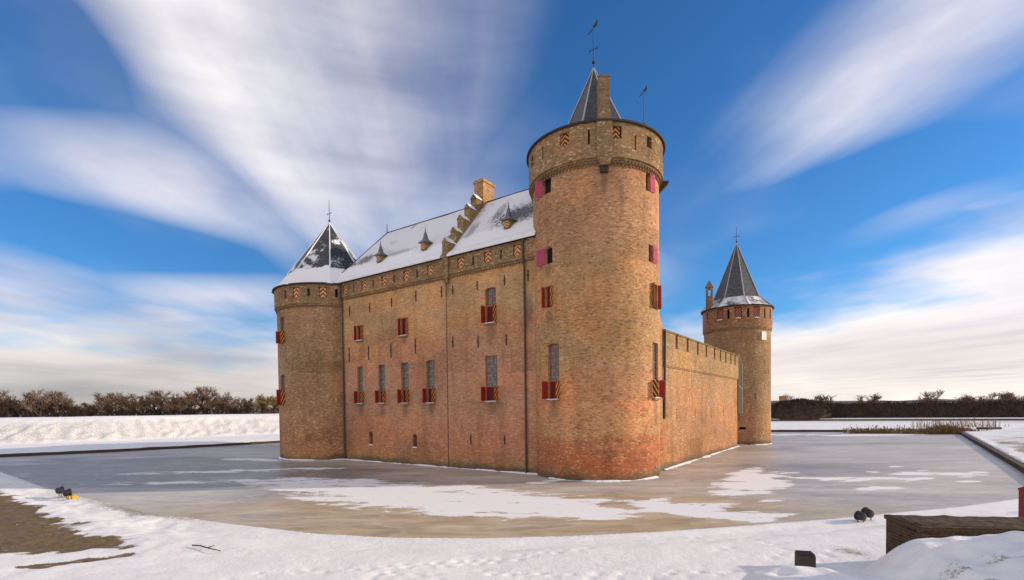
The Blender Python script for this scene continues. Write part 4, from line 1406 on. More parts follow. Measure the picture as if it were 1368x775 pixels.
# ------------------------------------------------------------------ terrain
moat = [(-60, 47), (-42.4, 41.7), (-29.8, 32.1), (-25.1, 28.8), (-17.05, 23.6), (-12.1, 21.15), (-7.6, 19.2), (-4.56, 18.45), (-1.25, 18.2), (2.03, 18.37), (5.45, 18.85), (9.2, 19.7), (12.7, 20.56),
        (15.8, 21.5), (20.0, 22.7), (25.0, 24.7), (28.6, 26.0), (37.4, 36.9), (50.6, 53.7), (70.9, 79.6), (63, 83.5), (59.3, 90.0), (47.9, 92.7), (20, 104), (-8, 104),
        (-33.4, 80.0), (-38.5, 75.5), (-50.5, 63.8), (-62.5, 55.9), (-72.0, 52.0)]
MO = np.array(moat)


def sdist(X, Y):
    """signed distance to the moat outline, positive on land"""
    d = np.full(X.shape, 1e9)
    ins = np.zeros(X.shape, bool)
    n = len(MO)
    for i in range(n):
        a, b = MO[i], MO[(i + 1) % n]
        e = b - a
        wx, wy = X - a[0], Y - a[1]
        tt = np.clip((wx * e[0] + wy * e[1]) / (e @ e), 0, 1)
        d = np.minimum(d, (wx - e[0] * tt) ** 2 + (wy - e[1] * tt) ** 2)
        c1 = (a[1] > Y) != (b[1] > Y)
        with np.errstate(divide='ignore', invalid='ignore'):
            xi = a[0] + (Y - a[1]) / (b[1] - a[1] if b[1] != a[1] else 1e-9) * e[0]
        ins ^= c1 & (X < xi)
    d = np.sqrt(d)
    return np.where(ins, -d, d)


def vnoise(X, Y, s, seed=0):
    """smooth value noise"""
    x, y = X / s + seed * 17.13, Y / s + seed * 9.71
    xi, yi = np.floor(x).astype(np.int64), np.floor(y).astype(np.int64)
    fx, fy = x - xi, y - yi
    fx, fy = fx * fx * (3 - 2 * fx), fy * fy * (3 - 2 * fy)
    def h(i, j):
        v = (i * 374761393 + j * 668265263 + seed * 1442695) & 0x7fffffff
        v = ((v ^ (v >> 13)) * 1274126177) & 0x7fffffff
        return ((v ^ (v >> 16)) & 0xffff) / 65535.0
    return (h(xi, yi) * (1 - fx) + h(xi + 1, yi) * fx) * (1 - fy) + (h(xi, yi + 1) * (1 - fx) + h(xi + 1, yi + 1) * fx) * fy - 0.5


def smooth(a, b, x):
    t = np.clip((x - a) / (b - a), 0, 1)
    return t * t * (3 - 2 * t)


def height(X, Y):
    D = sdist(X, Y)
    D0 = D
    near = (Y < 46 + 0.0 * X) & (Y < 40 - 0.2 * (X + 40)) | (D < 0)
    rr = np.hypot(X, Y)
    # foreground bank: a gentle lip, then flat
    Df = D + 0.5 * vnoise(X, Y, 1.9, 41) + 0.25 * vnoise(X, Y, 0.6, 42)
    zf = -0.25 + 0.35 * smooth(-0.55, 0.20, Df) + 0.36 * smooth(0.0, 2.8, Df) + 0.12 * smooth(2.5, 9, D)
    # left far bank: kerb, flat strip, then the rampart slope
    zl = -0.35 + 0.74 * smooth(-0.15, 0.25, D) + 0.16 * smooth(0.2, 3, D) + 0.05 * smooth(3, 16, D) + 3.75 * smooth(15.5, 27.0, D + 1.6 * vnoise(X, Y, 14, 5)) - 0.25 * smooth(29, 60, D)
    # right bank: kerb then rough grass slope
    zr = -0.35 + 0.80 * smooth(-0.15, 0.20, D) + 0.9 * smooth(0.3, 16, D) - 0.75 * smooth(18, 40, D)
    # behind the castle
    zb = -0.35 + 0.72 * smooth(0.0, 0.2, D) + 0.2 * smooth(1, 20, D)
    A = np.degrees(np.arctan2(X, Y))
    wl = smooth(44.5, 49.5, Y - 0.10 * (X + 60)) * smooth(5, -12, X)
    wr = smooth(20, 27, X) * smooth(29.5, 34.5, Y)
    wb = smooth(82.0, 84.5, Y + 0.10 * np.clip(X - 45, -60, 30)) * smooth(-15, 0, X)
    z = zf * (1 - wl) + zl * wl
    z = z * (1 - wr) + zr * wr
    z = z * (1 - wb) + zb * wb
    # rampart the photographer stands on, with the mound at the right
    ram = 2.75 * smooth(8.2, 3.6, rr)
    crest = 8.9
    mz = np.interp(X, [2.6, 3.4, 4.4, 5.5, 6.6, 7.0, 7.33, 8.0, 9.5, 10.4, 12.2, 15.0, 30], [0, 1.0, 1.62, 1.80, 1.62, 1.76, 2.06, 2.25, 2.28, 2.7, 4.8, 6.0, 6.2])  # unseen ridge beyond the right edge is raised to shade the mound
    mound = mz * smooth(12.3, crest, Y + 0.8 * smooth(9.5, 13, X)) * smooth(60, 40, X) * smooth(-14, -8, Y)
    z = np.maximum(z, 0.3 + np.maximum(ram - .3, mound)) * (D > 0) + z * (D <= 0)
    return z, D, mound


def build_terrain():
    na, nr = 640, 560
    ang = np.concatenate([np.linspace(-180, -56, 40, endpoint=False), np.linspace(-56, 56, na), np.linspace(56, 180, 41)[1:-1]])
    ang = np.radians(ang)
    rad = np.concatenate([[0.3], np.geomspace(1.5, 7, 70, endpoint=False), np.geomspace(7, 45, 440, endpoint=False), np.geomspace(45, 135, 230, endpoint=False), np.geomspace(135, 5000, 90)])
    RRr, AA = np.meshgrid(rad, ang, indexing='ij')
    X, Y = np.sin(AA) * RRr, np.cos(AA) * RRr
    Zt, D, mound = height(X, Y)
    fade = smooth(160, 60, RRr)
    land = smooth(0.15, 0.8, D)
    drift = (vnoise(X * 0.6 + Y * 0.3, Y - X * 0.2, 2.6, 51) * 0.10 + vnoise(X, Y, 6.0, 52) * 0.12) * land * fade
    rough = (vnoise(X, Y, 1.6, 1) * 0.10 + vnoise(X, Y, 0.6, 2) * 0.06 + vnoise(X, Y, 0.27, 3) * 0.035) * land * fade
    tuft = smooth(0.0, 0.25, vnoise(X, Y, 5.0, 8) + 0.10) 
    # rougher on the left shore, the mound, the rampart slope and the right bank
    k = 0.30 + 1.3 * smooth(-9, -16, X) * smooth(9, 1.5, D) * smooth(50, 40, Y) + 2.3 * smooth(0.5, 1.4, mound) + 1.4 * smooth(36, 42, X)
    Zt = Zt + rough * k + drift
    slope_b = smooth(15, 18, D) * smooth(27, 22, D) * smooth(0, -12, X) * smooth(48, 54, Y)
    Zt = Zt + slope_b * (np.abs(vnoise(X, Y, 1.4, 11)) * 0.5 + vnoise(X, Y, 0.8, 12) * 0.35) * smooth(0.3, 1, slope_b)
    Zt = Zt + smooth(120, 900, RRr) * (0.2)
    # trodden prints on the flat snow
    fp = np.zeros_like(Zt)
    rs = np.random.default_rng(5)
    trails = [((-7.5, 13.2), (3.0, 16.4), 34), ((9.0, 12.8), (-1.0, 14.2), 30), ((6.5, 18.0), (10.5, 13.2), 18)]
    prints = []
    for (ax_, ay_), (bx_, by_), cnt in trails:
        for i in range(cnt):
            f = i / cnt
            prints.append((ax_ + (bx_ - ax_) * f + rs.normal(0, .10) + .5 * math.sin(f * 6), ay_ + (by_ - ay_) * f + (.14 if i % 2 else -.14) + rs.normal(0, .05) + .35 * math.sin(f * 5 + 1), rs.uniform(.5, 1.1)))
    for _ in range(60):
        c0 = ((-3.0, 13.3), (3.5, 13.0), (8.4, 15.2))[rs.integers(0, 3)]
        prints.append((c0[0] + rs.normal(0, 1.1), c0[1] + rs.normal(0, .5), rs.uniform(.2, 1.0)))
    for px, py, k_ in prints:
        dd = (X - px) ** 2 / 0.022 + (Y - py) ** 2 / 0.016
        fp = np.maximum(fp, k_ * np.exp(-dd))
    Zt = Zt - 0.045 * fp * (D > 0.6)
    # bare grass where the snow has been cleared, lower left
    def poly_in(pts):
        P = np.array(pts)
        ins = np.zeros(X.shape, bool)
        dm = np.full(X.shape, 1e9)
        for i in range(len(P)):
            a, b = P[i], P[(i + 1) % len(P)]
            e = b - a
            tt = np.clip(((X - a[0]) * e[0] + (Y - a[1]) * e[1]) / (e @ e), 0, 1)
            dm = np.minimum(dm, np.hypot(X - a[0] - e[0] * tt, Y - a[1] - e[1] * tt))
            c1 = (a[1] > Y) != (b[1] > Y)
            xi = a[0] + (Y - a[1]) / (b[1] - a[1] if b[1] != a[1] else 1e-9) * e[0]
            ins ^= c1 & (X < xi)
        return np.where(ins, dm, -dm)
    g1 = poly_in([(-46, 35), (-31.1, 30.2), (-26.2, 26.7), (-16.6, 19.5), (-13.0, 16.75), (-14.4, 16.2), (-16.5, 15.7), (-24, 18.5)])
    g2 = poly_in([(-12.2, 16.0), (-11.9, 15.5), (-13.3, 14.3), (-14.2, 14.5)])
    wob = vnoise(X, Y, 0.9, 21) * 0.9 + vnoise(X, Y, 0.35, 22) * 0.6
    gr = np.maximum(smooth(-0.35, 0.45, g1 + wob), smooth(-0.15, 0.30, g2 + wob * 0.7))
    Zt = Zt + gr * (vnoise(X, Y, 0.3, 31) * 0.05 - 0.03)
    # tufts poking through: bank slope, shore and right bank
    tufts_mound = 0.88 * smooth(0.6, 1.4, mound) * smooth(8.9, 8.0, Y) * smooth(0.02, 0.34, vnoise(X, Y, 1.0, 61) + 0.5 * vnoise(X, Y, 0.33, 62))
    tf = slope_b * 0.72 + 1.05 * smooth(36, 42, X) * smooth(112, 80, RRr) * smooth(0.3, 1.6, D) * (0.55 + 1.1 * np.abs(vnoise(X * 0.5, Y, 1.7, 71) + vnoise(X, Y, 4.0, 72))) + 0.60 * smooth(-11, -18, X) * smooth(4.0, 0.4, D) * (D > 0) * smooth(48, 40, Y) + tufts_mound
    tf = tf + 0.9 * np.exp(-((X - 10.3) ** 2 / 0.35 + (Y - 15.3) ** 2 / 1.0)) + 0.5 * smooth(0.9, 0.15, D) * (D > 0) * smooth(30, 22, Y)
    far = smooth(135, 175, RRr)
    me = bpy.data.meshes.new('snow_ground')
    n_r, n_a = X.shape
    verts = np.stack([X, Y, Zt], -1).reshape(-1, 3).astype(np.float32)
    idx = np.arange(n_r * n_a).reshape(n_r, n_a)
    a, b = idx[:-1, :], idx[1:, :]
    quads = np.stack([a, b, np.roll(b, -1, 1), np.roll(a, -1, 1)], -1).reshape(-1, 4)
    me.vertices.add(len(verts))
    me.vertices.foreach_set('co', verts.ravel())
    me.loops.add(quads.size)
    me.loops.foreach_set('vertex_index', quads.ravel().astype(np.int32))
    me.polygons.add(len(quads))
    me.polygons.foreach_set('loop_start', np.arange(0, quads.size, 4, dtype=np.int32))
    me.polygons.foreach_set('loop_total', np.full(len(quads), 4, np.int32))
    me.polygons.foreach_set('use_smooth', np.ones(len(quads), bool))
    me.update(calc_edges=True)
    for nm, arr in (('bare', gr), ('tuft', np.clip(tf, 0, 1)), ('far', far)):
        at = me.attributes.new(nm, 'FLOAT', 'POINT')
        at.data.foreach_set('value', arr.ravel().astype(np.float32))
    m, t, b_ = new_mat('snowy_ground', 0.6, 0.2)
    pos = t.node('ShaderNodeNewGeometry').outputs['Position']
    att = lambda nm: t.node('ShaderNodeAttribute', attribute_name=nm).outputs['Fac']
    n1 = t.noise(pos, 0.9, 5.0, 0.6)
    n2 = t.noise(pos, 6.0, 5.0, 0.68)
    n3_ = t.noise(pos, 26.0, 3.0, 0.6)
    snowc = t.ramp(n1, [(0.3, (0.76, 0.745, 0.735)), (0.62, (0.83, 0.815, 0.80))])
    grassc = t.ramp(t.math('ADD', t.math('MULTIPLY', n2, 0.6), t.math('MULTIPLY', n3_, 0.4)), [(0.30, (0.045, 0.032, 0.014)), (0.48, (0.135, 0.085, 0.033)), (0.66, (0.25, 0.165, 0.07))])
    bare = att('bare')
    fine = t.math('ADD', t.math('MULTIPLY', t.math('SUBTRACT', n2, 0.5), 0.9), t.math('MULTIPLY', t.math('SUBTRACT', n3_, 0.5), 0.9))
    flk = t.noise(t.mapping(pos, scale=(0.9, 3.0, 1), rot=(0, 0, R(-38))), 2.2, 4.0, 0.7)
    bm_ = t.step(t.math('SUBTRACT', t.math('ADD', bare, fine), t.math('MULTIPLY', t.step(flk, 0.58, 0.70), 0.55)), 0.30, 0.62)
    tu = t.math('ADD', t.math('MULTIPLY', att('tuft'), 0.62), t.math('MULTIPLY', fine, 1.0))
    tm = t.step(tu, 0.38, 0.62)
    c = t.mix(bm_, snowc, grassc)
    c = t.mix(t.math('MULTIPLY', tm, 0.8), c, t.ramp(n3_, [(0.35, (0.13, 0.085, 0.03)), (0.65, (0.27, 0.19, 0.085))]))
    fn = t.noise(t.mapping(pos, scale=(0.01, 0.02, 1)), 1.0, 4.0, 0.6)
    fc = t.ramp(fn, [(0.40, (0.16, 0.13, 0.11)), (0.55, (0.50, 0.48, 0.47))])
    c = t.mix(att('far'), c, fc)
    t.l.new(c, b_.inputs['Base Color'])
    h = t.math('ADD', t.math('MULTIPLY', n1, 0.7), t.math('ADD', t.math('MULTIPLY', n2, 0.35), t.math('MULTIPLY', n3_, 0.12)))
    bump(t, b_, h, 0.5, 0.16)
    me.materials.append(m)
    o = bpy.data.objects.new('snow_ground', me)
    COL.objects.link(o)
    structure(o)
    return o


build_terrain()


def ice():
    m, t, b = new_mat('frozen_moat', 0.4, 0.22)
    pos = t.node('ShaderNodeNewGeometry').outputs['Position']
    n1 = t.noise(t.mapping(pos, scale=(0.05, 0.14, 1), rot=(0, 0, R(12))), 1.0, 5.0, 0.6, 1.2)
    n2 = t.noise(t.mapping(pos, scale=(0.25, 0.8, 1), rot=(0, 0, R(8))), 1.0, 5.0, 0.62, 0.6)
    n3_ = t.noise(pos, 3.5, 4.0, 0.65)
    grey = t.ramp(n1, [(0.30, (0.27, 0.25, 0.23)), (0.46, (0.42, 0.38, 0.335)), (0.60, (0.52, 0.47, 0.41)), (0.74, (0.60, 0.55, 0.49))])
    sp_ = t.node('ShaderNodeSeparateXYZ', inp={0: pos})
    # browner ice near the front shore: the sunlit beige is painted in
    q = t.mapping(pos, loc=(-2, 19.5, 0), rot=(0, 0, R(-2)), scale=(24, 10.5, 1), typ='TEXTURE')
    near = t.math('SUBTRACT', 1.0, t.step(t.math('ADD', t.vmath('LENGTH', q, out=1), t.math('MULTIPLY', t.math('SUBTRACT', n2, 0.5), 0.35)), 0.85, 1.05))
    tan = t.ramp(n2, [(0.35, (0.43, 0.335, 0.215)), (0.6, (0.50, 0.40, 0.27))])
    c = t.mix(t.math('MULTIPLY', near, 0.85), grey, tan)
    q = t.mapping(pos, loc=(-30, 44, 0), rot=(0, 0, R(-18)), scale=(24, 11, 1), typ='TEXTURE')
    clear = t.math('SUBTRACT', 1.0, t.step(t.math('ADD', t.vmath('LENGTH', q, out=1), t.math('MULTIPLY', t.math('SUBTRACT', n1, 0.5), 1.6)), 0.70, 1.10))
    c = t.mix(t.math('MULTIPLY', clear, 0.62), c, (0.15, 0.145, 0.14))  # castle shade at the left painted in, along with darker ice swirls
    c = t.mix(0.5, c, t.ramp(n2, [(0.35, 0.62), (0.65, 1.2)]), 'MULTIPLY')
    fine_ = t.noise(t.mapping(pos, scale=(1.2, 3.2, 1), rot=(0, 0, R(10))), 1.0, 6.0, 0.72)
    c = t.mix(0.6, c, t.ramp(fine_, [(0.32, 0.72), (0.5, 1.0), (0.68, 1.22)]), 'MULTIPLY')
    ck = t.node('ShaderNodeTexVoronoi', feature='DISTANCE_TO_EDGE')
    t.l.new(t.vmath('ADD', t.mapping(pos, scale=(0.085, 0.16, 1)), t.node('ShaderNodeCombineXYZ', inp={0: t.math('MULTIPLY', n2, 0.5), 1: t.math('MULTIPLY', fine_, 0.25), 2: 0.0}).outputs[0]), ck.inputs['Vector'])
    ck.inputs['Scale'].default_value = 1.0
    crk = t.math('SUBTRACT', 1.0, t.step(ck.outputs['Distance'], 0.003, 0.014))
    c = t.mix(t.math('MULTIPLY', crk, 0.28), c, (0.66, 0.64, 0.61))
    # blown snow lying on the ice
    w1 = t.noise(t.mapping(pos, scale=(0.30, 0.85, 1), rot=(0, 0, R(14))), 1.0, 6.0, 0.68)
    fields = [(-4.6, 28.6, 11.5, 3.9, -26, 1.0), (-12.5, 33.5, 6.5, 3.0, -28, .9), (2.2, 25.2, 4.0, 2.1, -35, 1.0), (8.4, 24.2, 3.6, 1.6, -38, 1.0), (15.6, 32.6, 6.2, 1.9, 52, 1.0), (11.6, 22.6, 1.6, .5, 10, .9),
              (21.6, 29.6, 2.0, 0.6, 15, .95), (29.5, 35.4, 3.4, 1.1, -5, .9), (24.5, 33.6, 2.2, .7, 10, .8), (17.5, 37.5, 3.5, 1.0, 48, .8), (-26.5, 52, 4.5, 1.6, -20, .55), (-23, 42, 9, 1.2, 8, .45), (-20, 36, 9, 1.0, 5, .45), (56, 80, 9, 2.5, 0, .9), (40, 84, 12, 2.5, 0, .6),
              (26.3, 36.8, 0.75, 0.41, -5, .9), (29.2, 35.1, 1.21, 0.32, -9, .9), (21.3, 33.4, 1.19, 0.26, 15, .9), (27.2, 33.6, 0.62, 0.28, 16, .9), (17.4, 33.5, 1.47, 0.40, -4, .9), (26.3, 33.0, 1.34, 0.31, 32, .9), (27.4, 33.4, 0.70, 0.47, 23, .9), (28.8, 31.9, 0.77, 0.22, -8, .9), (22.7, 33.1, 1.74, 0.37, 27, .9), (19.5, 34.2, 1.03, 0.46, -2, .9), (19.8, 36.7, 1.24, 0.29, 12, .9), (22.6, 34.1, 1.20, 0.26, -1, .9), (16.7, 36.0, 1.39, 0.44, 22, .9), (20.7, 34.0, 1.01, 0.47, 8, .9), (7.9, 27.0, 1.11, 0.31, 35, .9), (10.2, 25.4, 1.08, 0.25, 32, .9), (9.3, 25.7, 1.77, 0.25, -3, .9), (13.2, 26.2, 1.01, 0.25, 17, .9), (10.1, 25.5, 1.28, 0.32, -5, .9), (30.5, 37.3, 0.71, 0.23, -4, .9), (33.4, 36.2, 0.78, 0.48, 21, .9), (30.5, 33.9, 0.68, 0.21, -2, .9), (30.2, 39.8, 0.74, 0.29, 10, .9), (-7.7, 33.0, 1.60, 0.26, 29, .9), (2.1, 33.8, 1.51, 0.50, 27, .9), (-6.3, 34.2, 1.12, 0.24, 2, .9), (-11.7, 31.9, 1.17, 0.25, -3, .9)]
    acc = t.node('ShaderNodeAttribute', attribute_name='drift').outputs['Fac']
    f = t.math('ADD', t.math('MULTIPLY', acc, 0.62), t.math('MULTIPLY', t.math('SUBTRACT', w1, 0.5), 3.0))
    f = t.math('ADD', f, t.math('MULTIPLY', t.math('SUBTRACT', fine_, 0.5), 0.9))
    f = t.math('ADD', f, t.math('MULTIPLY', t.math('SUBTRACT', n3_, 0.5), 0.35))
    snowm = t.math('MULTIPLY', t.step(f, 0.13, 0.34), t.step(acc, 0.01, 0.12))
    dust = t.math('MULTIPLY', t.step(t.math('ADD', w1, t.math('MULTIPLY', t.math('SUBTRACT', fine_, 0.5), 0.5)), 0.50, 0.70), 0.38)
    c = t.mix(dust, c, (0.56, 0.53, 0.50))
    c = t.mix(snowm, c, (0.80, 0.79, 0.79))
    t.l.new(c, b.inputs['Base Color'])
    t.l.new(t.math('ADD', t.math('MULTIPLY', snowm, 0.30), t.math('ADD', t.math('MULTIPLY', n2, 0.22), 0.28)), b.inputs['Roughness'])
    bump(t, b, t.math('ADD', t.math('MULTIPLY', snowm, 0.8), t.math('MULTIPLY', n3_, 0.08)), 0.35, 0.05)
    # one sheet; the lie of the blown snow is a point attribute
    gx, gy = np.linspace(-110, 110, 500), np.concatenate([np.linspace(10, 50, 160, endpoint=False), np.linspace(50, 130, 140)])
    X, Y = np.meshgrid(gx, gy)
    dr = np.zeros_like(X)
    for (cx, cy, sx, sy, rt, wt) in fields:
        c_, s_ = math.cos(R(rt)), math.sin(R(rt))
        lx, ly = ((X - cx) * c_ + (Y - cy) * s_) / (sx * 1.12), (-(X - cx) * s_ + (Y - cy) * c_) / (sy * 1.2)
        dr = np.maximum(dr, np.minimum(np.clip(1 - np.hypot(lx, ly), 0, 1) * wt * 2.0, wt))
    me = bpy.data.meshes.new('water')
    ny_, nx_ = X.shape
    idx = np.arange(ny_ * nx_).reshape(ny_, nx_)
    quads = np.stack([idx[:-1, :-1], idx[:-1, 1:], idx[1:, 1:], idx[1:, :-1]], -1).reshape(-1, 4)
    me.vertices.add(X.size)
    me.vertices.foreach_set('co', np.stack([X, Y, X * 0], -1).astype(np.float32).ravel())
    me.loops.add(quads.size)
    me.loops.foreach_set('vertex_index', quads.ravel().astype(np.int32))
    me.polygons.add(len(quads))
    me.polygons.foreach_set('loop_start', np.arange(0, quads.size, 4, dtype=np.int32))
    me.polygons.foreach_set('loop_total', np.full(len(quads), 4, np.int32))
    me.update(calc_edges=True)
    at_ = me.attributes.new('drift', 'FLOAT', 'POINT')
    at_.data.foreach_set('value', dr.ravel().astype(np.float32))
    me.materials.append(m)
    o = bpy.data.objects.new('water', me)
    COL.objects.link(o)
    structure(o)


ice()


# ------------------------------------------------------------------ kerbs, low walls
def strip(pts, w, z0, z1, side=1, seed=0, jag=0.0, out=0.0):
    """upright edging that follows a polyline"""
    mb_ = MB()
    P = [Vector((p[0], p[1], 0)) for p in pts]
    fine = []
    for a, b in zip(P[:-1], P[1:]):
        n = max(1, int((b - a).length / 1.2))
        for i in range(n):
            fine.append(a.lerp(b, i / n))
    fine.append(P[-1])
    N = len(fine)
    prev = None
    L = 0
    for i, p in enumerate(fine):
        d = (fine[min(i + 1, N - 1)] - fine[max(i - 1, 0)]).normalized()
        n = Vector((d.y, -d.x, 0)) * side
        j = jag * mnoise.noise(Vector((i * 1.7, seed, 0)))
        k = jag * mnoise.noise(Vector((i * 0.9, seed, 5)))
        cur = [p + n * (out + 0.02 + k) + Z * z0, p + n * (out + 0.02 + k) + Z * (z1 + j), p - n * w + Z * (z1 + j), p - n * w + Z * z0]
        if prev:
            l2 = L + (p - fine[i - 1]).length
            for q in range(3):
                fq = [prev[q], cur[q], cur[q + 1], prev[q + 1]]
                mb_.quad(fq if side < 0 else fq[::-1], [(L, 0), (l2, 0), (l2, .4), (L, .4)])
            L = l2
        prev = cur
    return mb_


kb = strip([(-72.0, 52.0), (-62.5, 55.9), (-50.5, 63.8), (-38.5, 75.5), (-33.4, 80.0), (-8, 104)], 0.5, -0.3, 0.33, 1, 3, 0.07, 0.40).build('edging', 'wood')
tag(kb, 'dark timber edging along the far left shore of the moat', 'edging')
kb = strip([(28.4, 25.7), (37.4, 36.9), (50.6, 53.7), (70.9, 79.6)], 0.5, -0.3, 0.38, -1, 5, 0.04, 0.28).build('edging', 'wood')
tag(kb, 'dark timber edging along the right shore below the tufted bank', 'edging')
kb = strip([(59.3, 90.0), (47.9, 92.7), (20, 104), (0, 104)], 0.6, -0.3, 0.36, 1, 7, 0.03, 0.6).build('edging', 'wood')
tag(kb, 'straight dark edging of the snowy shore behind the slim right tower', 'edging')

# foreground brick parapet
wl_ = thing('brick_wall', (12.0, 13.4, 0), 'thick low wall of dark mossy brick beside the snow mound, lower right', 'wall')
mb = MB()
A_, B_ = Vector((10.60, 14.30, 0)), Vector((10.45, 12.85, 0))
dx = Vector((0.985, -0.17, 0))
Lw = 9.0
def wallblock(o1, o2, z0, z1, L, e=0.0):
    p = [o2 - dx * e, o2 + dx * L, o1 + dx * (L + 0.0), o1 - dx * e]
    lo = [Vector((q.x, q.y, z0)) for q in p]; hi = [Vector((q.x, q.y, z1)) for q in p]
    for i in range(4):
        j = (i + 1) % 4
        l = (lo[i] - lo[j]).length
        mb.quad([lo[i], lo[j], hi[j], hi[i]], [(i * 3, z0), (i * 3 + l, z0), (i * 3 + l, z1), (i * 3, z1)])
    mb.quad(hi, [(0, 0), (L, 0), (L, 1.4), (0, 1.4)])
wallblock(A_, B_, 0.0, 1.72, Lw)
mb.build('wall', 'brick_dark', wl_)
M['wall_top'] = simple('mossy_wall_top', (0.055, 0.038, 0.025), 0.95, 0.1, 0.5, 3.5, bmp=0.8)
mb = MB()
ny = 10; nx = 60
top = [[None] * (ny + 1) for _ in range(nx + 1)]
for i in range(nx + 1):
    for j in range(ny + 1):
        p = B_.lerp(A_, -0.02 + 1.04 * j / ny) + dx * (-0.04 + (Lw + .04) * i / nx)
        zt = 1.86 + 0.035 * mnoise.noise(Vector((p.x * 2.3, p.y * 2.3, 0))) + 0.02 * mnoise.noise(Vector((p.x * 8, p.y * 8, 2)))
        if j in (0, ny) or i == 0:
            zt -= 0.03
        top[i][j] = Vector((p.x, p.y, zt))
for i in range(nx):
    for j in range(ny):
        q = [top[i][j], top[i + 1][j], top[i + 1][j + 1], top[i][j + 1]]
        mb.quad(q, [(v.x, v.y) for v in q])
def side_(line):
    for a, b in zip(line[:-1], line[1:]):
        mb.quad([Vector((a.x, a.y, 1.722)), Vector((b.x, b.y, 1.722)), b, a], [(0, 0), (.2, 0), (.2, .1), (0, .1)])
side_([top[i][0] for i in range(nx + 1)])
side_([top[0][ny - j] for j in range(ny + 1)])
side_([top[nx - i][ny] for i in range(nx + 1)])
mb.build('coping', 'brick_cap', wl_, smooth=False)

# red post
rpz = thing('gate_post', (14.765, 14.535, 0.3), 'dark red painted post standing at the right edge behind the low brick wall', 'post')
mb = MB()
mb.box((14.68, 14.45, 0.3), (0.17, 0, 0), (0, 0.17, 0), (0, 0, 2.14))
mb.build('post', 'redpost', rpz)
mb = MB()
c_ = (14.765, 14.535)
mb.lathe((c_[0], c_[1]), [(0.14, 2.443), (0.14, 2.49), (0.0, 2.56)], 4, 0, R(45))
mb.build('post_cap', 'redpost', rpz)
# square stub post
sb = thing('bollard', (8.0, 13.85, 0), 'short square dark timber bollard in the snow near the mound', 'bollard')
mb = MB()
o_ = Vector((7.80, 13.72, 0.2)); e1 = Vector((0.40, -0.10, 0)); e2 = Vector((0.10, 0.40, 0))
mb.box(o_, e1, e2, Vector((0, 0, 0.66)))
mb.build('shaft', 'wood', sb)
mb = MB()
o2 = o_ + e1 * .03 + e2 * .03 + Z * 0.663
mb.box(o2, e1 * .94, e2 * .94, Vector((0, 0, 0.045)))
mb.build('weathered_top', 'cornice', sb)

# fallen stick
mb = MB()
pts = [(-10.7, 16.75, .545), (-10.35, 16.6, .57), (-9.95, 16.33, .565), (-9.6, 16.12, .57), (-9.35, 16.02, .55)]
for i, (a, b) in enumerate(zip(pts[:-1], pts[1:])):
    mb.tube(a, b, 0.026 - .003 * i, 0.023 - .003 * i, 6, cap=True)
mb.tube(pts[2], (-9.8, 16.5, .6), 0.022, 0.01, 5)
st = mb.build('stick', 'bark')
tag(st, 'thin dark stick lying on the smooth foreground snow', 'stick')


# floodlights
def floodlight(x, y, z, face, label, box=True, s=1.0, group=None):
    f = thing('floodlight', (x, y, z), label, 'floodlight', group)
    fd = Vector((face[0], face[1], 0)).normalized()
    rt = fd.cross(Z)
    o = Vector((x, y, z))
    mb_ = MB()
    for k in (1, -1):
        q = o + rt * (0.20 * k * s)
        mb_.tube(q, q + Z * 0.42 * s, 0.025 * s, 0.025 * s, 6, cap=True)
    mb_.build('bracket', 'iron', f)
    # drum-shaped housing, tilted up at the walls
    ax = (fd + Z * 0.12).normalized()
    c = o + Z * 0.42 * s
    mb_ = MB()
    prof = [(-0.24, 0.09), (-0.22, 0.17), (-0.14, 0.21), (0.06, 0.235), (0.10, 0.235), (0.11, 0.275), (0.19, 0.275)]
    a = ax.orthogonal().normalized(); b = ax.cross(a)
    n = 16
    rings = [[c + ax * (u * s) + (a * math.cos(2 * math.pi * i / n) + b * math.sin(2 * math.pi * i / n)) * (r * s) for i in range(n)] for u, r in prof]
    for A, B in zip(rings[:-1], rings[1:]):
        for i in range(n):
            j = (i + 1) % n
            mb_.quad([A[i], A[j], B[j], B[i]])
    mb_.quad(rings[0][::-1])
    h = mb_.build('housing', 'black', f, smooth=True)
    mb_ = MB()
    mb_.quad([p - ax * (0.03 * s) for p in rings[-1]])
    mb_.build('lens', 'lens', h)
    if box:
        mb_ = MB()
        q = o + rt * 0.16 + fd * 0.1
        mb_.box(Vector((q.x, q.y, z - 0.12)), rt * 0.30, Z.cross(rt) * 0.22, Z * 0.32)
        bx_ = mb_.build('ballast_box', 'yellow', f)
        mb_ = MB()
        q2 = q + rt * .03
        mb_.box(Vector((q2.x, q2.y, z + 0.203)) + Z.cross(rt) * .03, rt * 0.24, Z.cross(rt) * 0.16, Z * 0.03)
        mb_.build('box_lid', 'yellow', bx_)


M['lens'] = simple('floodlight_lens', (0.10, 0.11, 0.12), 0.1, 0.6)
gz = lambda x, y: float(height(np.array([x]), np.array([y]))[0][0])
p1, p2 = (-25.25, 28.1), (-24.1, 27.25)
floodlight(*p1, gz(*p1) + .05, (0.5, 0.8), 'black floodlight with yellow box on the left shore, the farther of two', True, 0.80, 'floodlights on the left shore')
floodlight(*p2, gz(*p2) + .05, (0.55, 0.75), 'black floodlight with yellow box on the left shore, the nearer of two', True, 0.80, 'floodlights on the left shore')
p1, p2 = (13.82, 20.0), (14.28, 20.25)
floodlight(*p1, gz(*p1) - .08, (-0.25, 0.9), 'small black floodlight at the ice edge behind the brick wall, the left one of two', False, 0.72, 'floodlights on the right shore')
floodlight(*p2, gz(*p2) - .04, (-0.25, 0.9), 'small black floodlight at the ice edge behind the brick wall, the right one of two', False, 0.78, 'floodlights on the right shore')


